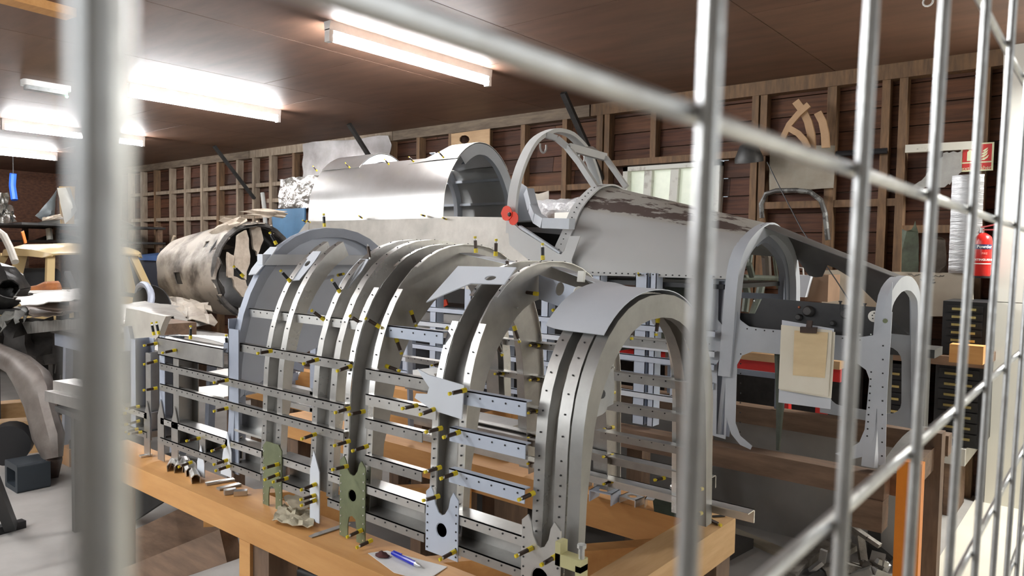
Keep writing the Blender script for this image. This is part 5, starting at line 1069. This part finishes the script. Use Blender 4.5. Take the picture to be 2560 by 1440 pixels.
scrap([(2010, 1440), (2055, 1405), (2060, 1375)], (.03, .10, .16), .03, 'thin angled strip standing in the left half of the floor scrap pile', ALUD)
scrap([(2080, 1440), (2100, 1385), (2135, 1365)], (.04, .12, .14), .045, 'ribbed casting arm in the centre of the floor scrap pile')
scrap([(1990, 1450), (2040, 1428), (2090, 1440)], (.03, .05, .03), .05, 'curved dirty lever lying along the front of the floor scrap pile', DARK)
scrap([(2130, 1440), (2180, 1425), (2225, 1445)], (.04, .09, .04), .05, 'blocky grey fitting at the front right of the floor scrap pile', ALUD)
scrap([(2165, 1345), (2230, 1400)], (.12, .05), .03, 'dark rail slanting down behind the lug bracket', DARK)
c = at(2320, 4, 'z', ZC-.02); q = MB(); q.tube([c+Vector((.022*math.cos(k*.524), .0, .022*math.sin(k*.524))) for k in range(13)], .005, FIX, 6); solo('ceiling_hook', q, 'small white ring hook screwed into the ceiling at the right', 'hook')
# ================================================================== LEFT SIDE: burnt fuselage, car body, scrap
BURN = mat('burnt_cream_skin', (.42, .37, .31), .6, .1, (.10, .08, .065), 2.2, bump=.3, bsc=6, lo=.38, hi=.54, detail=8)
BURND = mat('scorched_inner_skin', (.085, .08, .075), .6, .2, (.045, .042, .04), 6)
bf_ = root('burnt_fuselage', (-7.2, 4.2, .7), 'crushed burnt cream fuselage drum with an open torn end beside the back wall', 'aircraft wreck')
X0, X1, cyb = at(470, 640, 'y', 4.2).x, at(645, 640, 'y', 4.2).x, 4.2
def drum(r_, wob, seed, x0=X0, x1=X1, nu=18, nv=40, zc=1.27):
    rr = random.Random(seed); ph = [rr.uniform(0, 6) for _ in range(6)]; P = []
    for i in range(nu+1):
        f = i/nu; x = lerp(x0, x1, f); row = []
        for j in range(nv):
            a = 2*math.pi*j/nv; r2 = r_*(.80+.2*f)*(1+wob*(.5*math.sin(3*a+ph[0]+f*2)+.35*math.sin(5*a+ph[1]-3*f)+.25*math.sin(9*a+ph[2]+6*f)))
            xx = x+(.07*math.sin(4*a+ph[3])+.05*math.sin(11*a+ph[4]))*(f > .93)
            row.append((xx, cyb+r2*math.cos(a), zc+r2*math.sin(a)*1.05-.06*(1-f)))
        row.append(row[0]); P.append(row)
    return P
rr = random.Random(11); holes_ = {(9, 9), (10, 9), (9, 10), (6, 20), (7, 20), (7, 21), (6, 21), (12, 15), (16, 7), (17, 8)}
q = MB(); q.grid(drum(.455, .075, 4), BURN, .012, lambda i, j: (i, j) in holes_ or (i == 17 and rr.random() < .35)); part('skin', q, bf_)
q = MB(); q.grid(drum(.435, .02, 4, nu=8), BURND, .006); part('inner_skin', q, bf_)
q = MB(); cz = 1.27
for rad, th in ((.455, .03),):
    q.tube([(X1-.04, cyb+rad*math.cos(a*.2618), cz+1.05*rad*math.sin(a*.2618)) for a in range(25)], th, mat('charred_ring', (.17, .16, .15), .6, .3, (.06, .055, .05), 9, bump=.3), 8)
part('end_ring', q, bf_)
q = MB(); q.tube([(X1-.25, cyb+.40*math.cos(a*.2618), cz+.42*math.sin(a*.2618)) for a in range(25)], .03, DARK, 8); part('inner_ring', q, bf_)
RAGM = mat('torn_insulation', (.62, .54, .44), .8, 0, (.38, .31, .24), 7, bump=.4)
for pts, X, lb in (([(590, 590), (612, 575), (622, 640), (612, 700), (580, 665)], X1+.02, 0), ([(622, 560), (640, 552), (655, 600), (640, 640), (628, 610)], X1-.05, 0), ([(580, 690), (610, 700), (628, 735), (602, 742), (582, 715)], X1+.03, 0), ([(566, 630), (582, 640), (580, 700), (565, 690)], X1+.04, 0)):
    q = pix('', rag(pts, 3, 3), 'x', X, .03, RAGM, dirn=1); part('torn_lining', q, bf_)
q = MB(); q.box((-8.4, 3.9, 0), (-8.3, 4.5, .84), WOODV); q.box((-6.7, 3.9, 0), (-6.6, 4.5, .80), WOODV); q.box((-8.5, 4.0, .0), (-6.5, 4.08, .1), WOODD); solo('drum_trestle', q, 'dark timber trestle under the burnt fuselage drum', 'trestle', smooth=False)
tubepx('roof_pole', [(656, 482), (662, 530), (664, 580)], 4.9, .025, mat('grey_pole', (.5, .5, .47), .5), 'pale grey pole standing upright behind the burnt fuselage', 'pole')
tubepx('wooden_stick', [(436, 590), (395, 702)], 4.75, .018, mat('pale_stick', (.55, .45, .33), .7), 'pale wooden stick leaning against the burnt fuselage', 'stick')
tr = root('storage_chest', (-9.2, 4.9, 0), 'dark upright trunk with a blue lid between the car and the wall', 'chest')
p0, p1 = at(322, 640, 'y', 4.6), at(396, 700, 'y', 4.6)
q = MB(); q.box((p0.x, 4.6, 0), (p1.x, 5.0, p0.z-.05), mat('dark_blue_trunk', (.03, .035, .05), .5)); part('body', q, tr, smooth=False)
q = MB(); q.hexa([(p0.x, 4.58, p0.z-.05), (p1.x, 4.58, p0.z-.05), (p1.x, 5.0, p0.z-.05), (p0.x, 5.0, p0.z-.05), (p0.x, 4.58, p0.z-.0), (p1.x, 4.58, p0.z+.02), (p1.x, 5.0, p0.z+.06), (p0.x, 5.0, p0.z+.05)], mat('lid_blue', (.06, .12, .28), .4)); part('lid', q, tr, smooth=False)
q = MB(); q.box((p1.x, 4.62, 0), (p1.x+.07, 4.68, p0.z+.12), BLACK); part('post', q, tr)
# ------------------------------------------------------------------ cream car body
car = root('car_body', (-8.6, 3.2, 0), 'cream vintage car body shell without glass parked at the far left', 'car')
CC = mat('cream_car_paint', (.66, .50, .26), .22, 0, (.60, .45, .23), 2)
# body axis along X ; near end (towards the viewer, +X) is the tail ; glasshouse between z .95 and 1.47
cyc = 3.18; hwT, hwB = .52, .64
def sec(x, zt, hw_, zb): return [(x, cyc-hw_, zb), (x, cyc-hw_*.98, lerp(zb, zt, .6)), (x, cyc-hw_*.8, lerp(zb, zt, .92)), (x, cyc-hw_*.4, zt), (x, cyc, zt+.015), (x, cyc+hw_*.4, zt), (x, cyc+hw_*.8, lerp(zb, zt, .92)), (x, cyc+hw_*.98, lerp(zb, zt, .6)), (x, cyc+hw_, zb)]
q = MB(); q.grid([sec(-8.15, 1.405, hwT*.80, 1.385), sec(-8.22, 1.44, hwT*.9, 1.37), sec(-8.4, 1.475, hwT, 1.38), sec(-8.9, 1.49, hwT*1.02, 1.38), sec(-9.3, 1.46, hwT*.95, 1.37), sec(-9.5, 1.41, hwT*.85, 1.36)], CC, .02); part('roof', q, car)
q = MB(); q.grid([sec(-7.7, .70, hwB*.82, .45), sec(-7.8, .86, hwB*.95, .4), sec(-8.05, .95, hwB, .35), (sec(-8.6, .98, hwB*1.06, .35)), sec(-9.6, .98, hwB*1.06, .35), sec(-10.2, .95, hwB, .35), sec(-10.9, .86, hwB*.9, .35), sec(-11.0, .6, hwB*.8, .35)], CC, .02, lambda i, j: i in (2, 3) and 2 <= j <= 5); part('lower_body', q, car)
for (xa, ya, za), (xb, yb, zb_), w_ in (((-8.0, cyc-.50, .93), (-8.25, cyc-.40, 1.39), .07), ((-8.0, cyc+.50, .93), (-8.25, cyc+.40, 1.39), .07), ((-8.75, cyc-.60, .95), (-8.75, cyc-.50, 1.39), .10), ((-8.75, cyc+.60, .95), (-8.75, cyc+.50, 1.39), .10), ((-9.75, cyc-.58, .95), (-9.4, cyc-.46, 1.38), .07), ((-9.75, cyc+.58, .95), (-9.4, cyc+.46, 1.38), .07), ((-7.98, cyc-.0, .95), (-8.2, cyc-.0, 1.39), .05)):
    q = MB(); q.bar((xa, ya, za), (xb, yb, zb_), w_, .05, CC, up=(1, 0, 0)); part('pillar', q, car)
q = MB(); q.box((-9.6, cyc-.5, .5), (-8.3, cyc+.5, .98), BLACK); part('cabin_floor', q, car, smooth=False)
for k, y in enumerate((cyc-.3, cyc+.3)):
    q = MB(); q.plate(rrect(y-.2, .95, y+.2, 1.25, .06), [], lambda u, v, w_: (-8.95+w_, u, v), .1, BLACK); part('seat_back', q, car)
for x in (-8.3, -10.3):
    for y in (cyc-.58, cyc+.46):
        q = MB(); q.tube([(x, y, .28), (x, y+.12, .28)], .28, mat('tyre', (.03, .03, .03), .8), 18); part('wheel', q, car)
rt = root('rusty_tube', at(95, 728, 'x', -7.4), 'rusty orange tube with a torn flange lying in front of the car', 'tube')
RO = mat('bright_rust', (.36, .125, .03), .7, .1, (.20, .065, .02), 10, bump=.3)
q = MB(); a, b = at(38, 738, 'x', -7.4), at(148, 718, 'x', -7.4); q.tube([a, a.lerp(b, .15), a.lerp(b, .5), a.lerp(b, .7), b], [.035, .055, .055, .075, .06], RO, 10); part('tube', q, rt)
q = MB(); q.add([at(108, 726, 'x', -7.36), at(128, 724, 'x', -7.36), at(116, 706, 'x', -7.36), at(108, 726, 'x', -7.4), at(128, 724, 'x', -7.4), at(116, 706, 'x', -7.4)], [(0, 1, 2), (5, 4, 3), (0, 3, 4, 1), (1, 4, 5, 2), (2, 5, 3, 0)], RAGM); part('torn_flange', q, rt)
# ------------------------------------------------------------------ rack with aircraft pieces behind the car
rk = root('scrap_rack', (-11.6, 4.4, 0), 'long rack with curved aircraft skins on it behind the car', 'rack')
GM = mat('mottled_grey_skin', (.28, .285, .26), .5, .4, (.15, .15, .135), 5, bump=.2)
for z, m in ((1.565, DARK), (1.785, DARK)): q = MB(); q.box((-13.6, 3.35 if z > 1.6 else 3.85, z-.03), (-10.9, 5.2, z), m); part('shelf', q, rk, smooth=False)
for x in (-13.5, -12.2, -11.0):
    for y in (4.15, 5.1): q = MB(); q.box((x, y, 0), (x+.07, y+.07, 1.80), WOODD); part('post', q, rk, smooth=False)
q = MB(); P = [[(lerp(-13.3, -11.0, i/10), 4.25+.5*j/6, 1.575+.12*math.sin(j/6*math.pi)*(.6+.4*math.sin(i))) for j in range(7)] for i in range(11)]; q.grid(P, GM, .01); solo('curved_skin', q, 'long curved grey aircraft skin on the lower rack shelf', 'aircraft skin')
q = MB(); P = [[(lerp(-13.3, -11.0, i/10), 4.2+.6*j/6, 1.795+.10*math.sin(j/6*math.pi)) for j in range(7)] for i in range(11)]; q.grid(P, GM, .01); solo('curved_skin', q, 'mottled curved grey aircraft skin on the upper rack shelf', 'aircraft skin')
LCOW = mat('pale_cowling', (.62, .60, .53), .5, .2, (.50, .48, .42), 4, bump=.15)
def bentpanel(corners, ax, v, m, bulge, label, name='cowling_panel', t=.008, cat='aircraft skin', n=7, seed=2, amp=.01):
    c = [at(a, b, ax, v) for a, b in corners]; rr = random.Random(seed); nrm = (c[1]-c[0]).cross(c[3]-c[0]).normalized()
    if nrm.dot(CAM-c[0]) < 0: nrm = -nrm
    P = [[lerp(lerp(c[0], c[1], i/n), lerp(c[3], c[2], i/n), j/n)+nrm*(bulge*math.sin(i/n*math.pi)*math.sin(.3+j/n*2.5)+rr.uniform(-amp, amp)) for i in range(n+1)] for j in range(n+1)]
    q = MB(); q.grid(P, m, t); return solo(name, q, label, cat)
bentpanel([(142, 470), (175, 468), (193, 525), (162, 560)], 'x', -11.1, LCOW, .12, 'pale bulged cowling panel standing on the rack right of the dark one')
bentpanel([(88, 540), (142, 475), (135, 545), (108, 552)], 'x', -11.25, mat('slate_cowling', (.15, .17, .18), .5, .2, (.10, .115, .12), 5), .08, 'slate grey cowling piece propped on the rack beside the pale panel')
pixthing('amber_panel', [(148, 466), (188, 466), (186, 560), (152, 566)], 'x', -11.35, .01, mat('amber_plastic', (.55, .32, .08), .4), 'amber coloured panel behind the pale cowling', 'panel')
bentpanel([(105, 545), (150, 535), (160, 548), (105, 552)], 'x', -11.0, RAGM, .04, 'pinkish torn cowling edge at the foot of the pale panel', amp=.02)
tubepx('blue_strap', [(33, 434), (31, 465), (36, 500)], 3.7, .045, mat('blue_webbing', (.02, .10, .50), .6), 'bright blue webbing strap hanging from the roof at far left', 'strap')
q = MB(); q.tube([at(33, 434, 'y', 3.7), Vector((at(33, 434, 'y', 3.7).x, 3.7, ZC))], .006, DARK, 6); solo('strap_cord', q, 'thin cord holding the bright blue strap to the roof', 'cord')
for pts, lb, sd in (([(-10, 485), (20, 480), (25, 555), (-10, 560)], 'crumpled bright foil bundle at the left edge on the rack', 3), ([(12, 505), (35, 515), (40, 555), (8, 555)], 'crumpled bright foil bundle below the blue strap', 6)):
    q = crumple([at(a, b, 'x', -11.3) for a, b in pts], 6, 6, .05, FOIL, .004, seed=sd); solo('foil_bundle', q, lb, 'foil')
q = pix('', [(54, 580), (60, 577), (68, 607), (62, 609)], 'x', -9.9, .03, mat('orange_strip', (.85, .22, .04), .5)); solo('orange_strip', q, 'short bright orange strip leaning on the rack at far left', 'strip')
tubepx('white_post', [(122, 572), (125, 600)], 3.9, .04, LCOW, 'short white post standing between the rack shelves', 'post')
tubepx('pale_hoop', [(-10, 575), (10, 590), (25, 620), (38, 655)], 2.5, .035, mat('pale_hoop_tube', (.52, .49, .43), .5), 'pale curved hoop tube at the left edge in front of the rack', 'hoop')
q = MB(); q.box((-7.5, 2.2, 1.08), (-6.9, 2.6, 1.1), mat('pale_shelf', (.5, .48, .44), .6)); q.box((-7.3, 2.5, 0), (-7.22, 2.58, 1.08), DARK); solo('pedestal', q, 'small pale topped pedestal at the foot of the pale hoop', 'stand', smooth=False)
# dark engine
en = root('engine_block', (-5.6, 1.75, .55), 'dark oily engine casting at the left edge of the picture', 'engine')
ENG = mat('oily_black_iron', (.045, .043, .04), .4, .4, (.02, .02, .02), 9, bump=.4)
c = at(8, 722, 'y', 1.95); rr = random.Random(21); P = []
for i in range(11):
    f = i/10; P.append([c+Vector((-.35+.46*f, .20*math.cos(k*.5236)*rr.uniform(.75, 1.1)*math.sin(.35+f*2.4), .19*math.sin(k*.5236)*rr.uniform(.75, 1.1)*math.sin(.35+f*2.4))) for k in range(13)])
for row in P: row[12] = row[0]
q = MB(); q.grid(P, ENG, .01); part('crankcase', q, en)
for dx, dz, r_ in ((.0, .12, .05), (.06, .04, .045), (.08, -.08, .05), (.0, -.13, .05), (.05, .12, .04)):
    q = MB(); q.lathe([(r_, -.1), (r_, .02), (r_*.7, .04), (r_*.7, .07), (r_*.3, .08)], c+Vector((dx, -.16, dz)), (.5, -.8, .2), ENG, 12); part('housing', q, en)
q = MB(); q.box((c.x-.36, c.y-.05, 0), (c.x-.28, c.y+.05, c.z-.16), DARK); q.box((c.x-.36, c.y-.1, c.z-.2), (c.x+.06, c.y+.1, c.z-.16), DARK); solo('engine_stand', q, 'dark stand under the oily engine', 'stand', smooth=False)
# table of scrap
st = root('scrap_table', (-4.6, 2.45, 0), 'blue grey steel table with splayed legs piled with aircraft scrap', 'table')
zt_ = at(130, 822, 'y', 2.05).z
q = MB(); q.box((-6.1, 2.05, zt_-.03), (-4.15, 2.8, zt_), ALUD); part('top', q, st, smooth=False)
q = MB(); q.box((-6.05, 2.06, zt_-.12), (-4.2, 2.09, zt_-.031), BLUED); part('front_rail', q, st, smooth=False)
for x in (-5.9, -5.0, -4.25):
    for y in (2.1, 2.72): q = MB(); q.bar((x, y, zt_-.05), (x-.06, y, 0), .05, .05, BLUED); part('leg', q, st, smooth=False)
q = MB(); q.bar((-4.9, 2.1, zt_-.08), (-5.5, 2.1, .25), .05, .06, BLUED); part('diagonal', q, st)
q = MB(); q.bar((-4.2, 2.1, .3), (-4.9, 2.1, zt_-.08), .05, .06, BLUED); part('diagonal', q, st)
RIBW = mat('ribbed_white_alloy', (.66, .65, .61), .32, .6, (.45, .43, .40), 5, bump=.3, stretch=(6, 1, 1))
def heap(corners, z, m, amp, label, nu=10, nv=7, seed=1, h=.12, skip=.3, t=.006, name='crumpled_skin'):
    c = [at(a, b, 'z', z) for a, b in corners]; rr = random.Random(seed); P = []
    for j in range(nv+1):
        P.append([lerp(lerp(c[0], c[1], i/nu), lerp(c[3], c[2], i/nu), j/nv)+Vector((rr.uniform(-.02, .02), rr.uniform(-.02, .02), h*math.sin(i/nu*math.pi)*math.sin(j/nv*math.pi)+rr.uniform(0, amp))) for i in range(nu+1)])
    dead = {(j, i) for j in range(nv) for i in range(nu) if (j in (0, nv-1) or i in (0, nu-1)) and rr.random() < skip}
    q = MB(); q.grid(P, m, t, lambda i, j: (i, j) in dead); return solo(name, q, label, 'metal scrap')
heap([(215, 780), (480, 775), (520, 815), (240, 850)], zt_+.03, RIBW, .05, 'long ribbed bright alloy skin lying across the scrap table', seed=3, h=.10)
heap([(400, 745), (520, 770), (540, 815), (430, 800)], zt_+.05, mat('tan_torn_skin', (.42, .37, .30), .6, .2, (.24, .2, .16), 5, bump=.3), .06, 'tan torn skin heaped at the right end of the scrap table', seed=8, h=.06)
q = pix('', rag([(330, 770), (430, 790), (410, 840), (345, 905), (322, 900)], 2, 3), 'y', 1.75, .03, mat('pale_web', (.60, .57, .50), .5, .2, (.45, .42, .37), 5, bump=.2)); part('end_rib', q, ff)
part('end_web', pix('', [(318, 815), (330, 815), (345, 890), (322, 892)], 'y', 1.72, .02, BLUED), ff)
heap([(60, 762), (225, 742), (235, 775), (85, 800)], .99, mat('rusty_brown_skin', (.27, .21, .17), .6, .2, (.16, .12, .10), 6, bump=.3), .03, 'brown open box section lying behind the crumpled skin', seed=12, h=-.05, skip=.05)
heap([(-10, 800), (60, 770), (110, 790), (0, 835)], zt_+.02, GM, .06, 'crumpled grey skin at the left edge of the scrap table', seed=14, h=.05)
heap([(40, 745), (200, 725), (215, 750), (60, 770)], 1.10, mat('grey_white_plate', (.50, .48, .44), .5, .2, (.36, .34, .31), 5, bump=.2), .02, 'pale flat plate lying in front of the car', seed=15, h=.02, skip=.1)
rg_ = root('cowl_ring', at(335, 745, 'y', 3.0), 'grey rimmed oval cowl with a dark interior behind the scrap table', 'aircraft part')
c = at(322, 765, 'y', 3.0); k_ = at(372, 765, 'y', 3.0).x-c.x; kz = at(322, 712, 'y', 3.0).z-c.z
q = MB(); q.tube([c+Vector((k_*math.cos(a*.2244), .02*a, kz*math.sin(a*.2244))) for a in range(15)], .03, BLUED, 8); part('rim', q, rg_)
q = MB(); q.plate([(c.x+k_*.97*math.cos(a*.2244), c.z+kz*.97*math.sin(a*.2244)) for a in range(15)], [], lambda u, v, w_: (u, 3.2+w_, v), .01, BLACK); part('interior', q, rg_)
q = MB(); q.box((c.x-.3, 2.95, 0), (c.x+.3, 3.3, c.z-.01), DARK); solo('cowl_stand', q, 'dark stand under the grey rimmed oval cowl', 'stand', smooth=False)
q = MB(); q.bar(at(168, 680, 'y', 2.7), at(190, 735, 'y', 2.7), .05, .03, DARK); q.bar(at(190, 735, 'y', 2.7), at(192, 800, 'y', 2.7), .04, .03, DARK); solo('lever', q, 'dark lever standing in front of the car window', 'lever')
# tusk shaped curved member
TUSK = mat('worn_brown_grey_casting', (.225, .20, .18), .45, .3, (.14, .115, .10), 6, bump=.15)
tk = root('curved_member', at(122, 1190, 'z', 0), 'curved worn brown grey aircraft member standing on the floor at left', 'aircraft part')
cl_ = [(-45, 868, 28), (0, 888, 27), (47, 912, 30), (77, 942, 32), (92, 975, 29), (100, 1012, 24), (110, 1050, 24), (121, 1090, 25), (132, 1145, 15)]
P = []
for i, (x, y, w_) in enumerate(cl_):
    a = cl_[max(i-1, 0)]; b = cl_[min(i+1, len(cl_)-1)]; d = math.hypot(b[0]-a[0], b[1]-a[1]); nx, ny = -(b[1]-a[1])/d, (b[0]-a[0])/d
    c = at(x, y, 'y', 1.72); e = at(x+nx*w_*.85, y+ny*w_*.85, 'y', 1.72)-c; s_ = Vector((0, e.length*.5, 0)); P.append([c+e*math.cos(k*.5236)+s_*math.sin(k*.5236) for k in range(13)])
q = MB(); q.grid(P, TUSK, .006); part('member', q, tk)
p0, p1 = at(134, 1135, 'y', 1.72), at(122, 1190, 'z', 0.0); q = MB(); q.bar(p0, p0.lerp(p1, .95), .09, .09, RUST); part('foot', q, tk)
# floor clutter bottom left
for k, (a, b, Z, w_, lb) in enumerate((((-40, 1010), (250, 985), .16, .16, 'squared timber baulk at the back of the floor stack'), ((-40, 1055), (190, 1040), .10, .16, 'squared timber baulk in the middle of the floor stack'), ((-40, 1120), (150, 1100), .06, .13, 'squared timber baulk at the front of the floor stack'))):
    p0, p1 = at(a[0], a[1], 'z', Z), at(b[0], b[1], 'z', Z); q = MB(); q.bar(p0-Vector((0, 0, Z*.5)), p1-Vector((0, 0, Z*.5)), w_, Z, WOODT if k != 1 else PLY); solo('timber_baulk', q, lb, 'timber', 'timber baulks on the floor', smooth=False)
c = at(25, 1150, 'z', .1); q = MB(); q.tube([c+Vector((-.12, .05, .1)), c+Vector((.02, -.02, .1))], .13, BLACK, 20); solo('black_roller', q, 'black roller lying beside the timber baulks', 'roller')
q = MB(); p = at(28, 1225, 'z', 0); q.plate(rrect(-.11, 0, .11, .17, .015), [rrect(-.075, .03, .075, .13, .01)], lambda u, v, w_: (p.x+u, p.y+w_*.9, v), .2, mat('dark_blue_box', (.03, .04, .05), .5)); solo('open_box', q, 'small dark open box on the floor below the black roller', 'box', smooth=False)
fr_ = root('steel_stand', at(30, 1320, 'z', 0), 'black square tube stand with a flat foot in the lower left corner', 'stand')
q = MB(); q.bar(at(-30, 1170, 'z', .45), at(28, 1318, 'z', .03), .05, .05, BLACK); part('leg', q, fr_, smooth=False)
q = MB(); q.bar(at(60, 1308, 'z', .02), at(-40, 1335, 'z', .02), .05, .04, BLACK); part('foot_bar', q, fr_, smooth=False)
for k, (z, lb) in enumerate(((.0, 'lower bright channel section sticking out of the metal frame'), (.05, 'upper bright channel section with rounded end at the left of the metal frame'))):
    p0, p1 = at(140, 985, 'y', 1.5), at(330, 1030, 'y', 1.5); path = [(p0+Vector((0, .04*k, z)), Vector((0, 1, 0)), Vector((0, 0, 1))), (p1+Vector((0, .04*k, z)), Vector((0, 1, 0)), Vector((0, 0, 1)))]
    q = MB(); q.sweep(thick([(-.05, -.03), (-.05, .02), (.05, .02), (.05, -.03)], .004), path, ALU if k else ALUD); solo('channel_section', q, lb, 'metal section', 'bright channel sections at the left end')
p = at(140, 985, 'y', 1.5); q = MB(); q.box((p.x+.16, 1.44, p.z-.06), (p.x+.66, 1.6, p.z-.034), DARK); q.box((p.x+.2, 1.5, 0), (p.x+.24, 1.54, p.z-.06), DARK); q.box((p.x+.6, 1.5, 0), (p.x+.64, 1.54, p.z-.06), DARK); solo('section_stand', q, 'dark stand under the bright channel sections', 'stand', smooth=False)
q = MB(); p = at(185, 1160, 'z', 0); q.box((p.x-.09, p.y-.05, 0), (p.x+.06, p.y+.06, .12), WOOD); solo('timber_block', q, 'orange timber block on the floor left of the trestle', 'block', smooth=False)
q = crumple([at(172, 1098, 'z', .14), at(198, 1098, 'z', .14), at(198, 1120, 'z', .13), at(172, 1118, 'z', .13)], 3, 3, .012, FOIL, .003, seed=2); solo('foil_scrap', q, 'tiny crumpled foil scrap on the orange timber block', 'foil')
q = pix('', [(280, 1275), (340, 1215), (372, 1155), (430, 1130), (520, 1150), (420, 1250), (330, 1310)], 'y', 1.75, .02, mat('black_sheet', (.02, .018, .016), .7)); solo('black_sheet', q, 'black ragged sheet hanging behind the trestle brace', 'sheet', base=None)

q = MB(); q.box((-5.75, 2.15, zt_), (-5.0, 2.6, .975), WOODD); q.box((-5.7, 2.2, .975), (-5.1, 2.5, 1.085), DARK) if 0 else None; solo('wooden_crate', q, 'low dark wooden crate under the scrap on the steel table', 'crate', smooth=False)

for pts, z, lb, sd in (([(505, 575), (600, 528), (640, 545), (540, 590)], 3.95, 'torn flap of burnt skin curling off the top of the burnt fuselage', 4), ([(590, 535), (650, 520), (720, 528), (700, 548)], 4.3, 'ragged cream skin flap over the open end of the burnt fuselage', 7)):
    q = crumple([at(a, b, 'y', z) for a, b in pts], 6, 4, .03, RAGM, .006, .3, sd); part('torn_flap', q, bf_)
DKS = mat('dark_scrap_shaded', (.07, .062, .055), .6, .2, (.03, .027, .025), 7, bump=.3)  # dark scrap, with the shadows of the heap put into its colour
q = crumple([at(-40, 800, 'x', -6.6), at(150, 795, 'x', -6.6), at(160, 930, 'x', -6.5), at(-40, 940, 'x', -6.5)], 8, 6, .05, DKS, .01, .2, 5); solo('dark_scrap_panel', q, 'dark crumpled scrap panel leaning in front of the cream car', 'metal scrap')
q = crumple([at(150, 795, 'x', -6.8), at(330, 790, 'x', -6.8), at(330, 960, 'x', -6.7), at(150, 960, 'x', -6.7)], 8, 6, .05, DKS, .01, .2, 6); solo('dark_scrap_panel', q, 'dark crumpled scrap panel behind the scrap table, right of the first', 'metal scrap')
q = MB(); q.box((-7.05, 2.35, 0), (-6.95, 2.85, .85), DKS); solo('dark_bulkhead', q, 'dark flat board standing behind the dark panels', 'board', smooth=False)
q = MB(); p4 = [at(62, 806, 'y', 2.03), at(212, 798, 'y', 2.03), at(214, 820, 'y', 2.03), at(76, 834, 'y', 2.03)]; q.grid([[lerp(p4[0], p4[1], i/12)+Vector((0, 0, .006*(i % 2))), lerp(p4[3], p4[2], i/12)] for i in range(13)], RIBW, .02); solo('ribbed_strip', q, 'pale ribbed strip along the front edge of the scrap table', 'metal scrap')
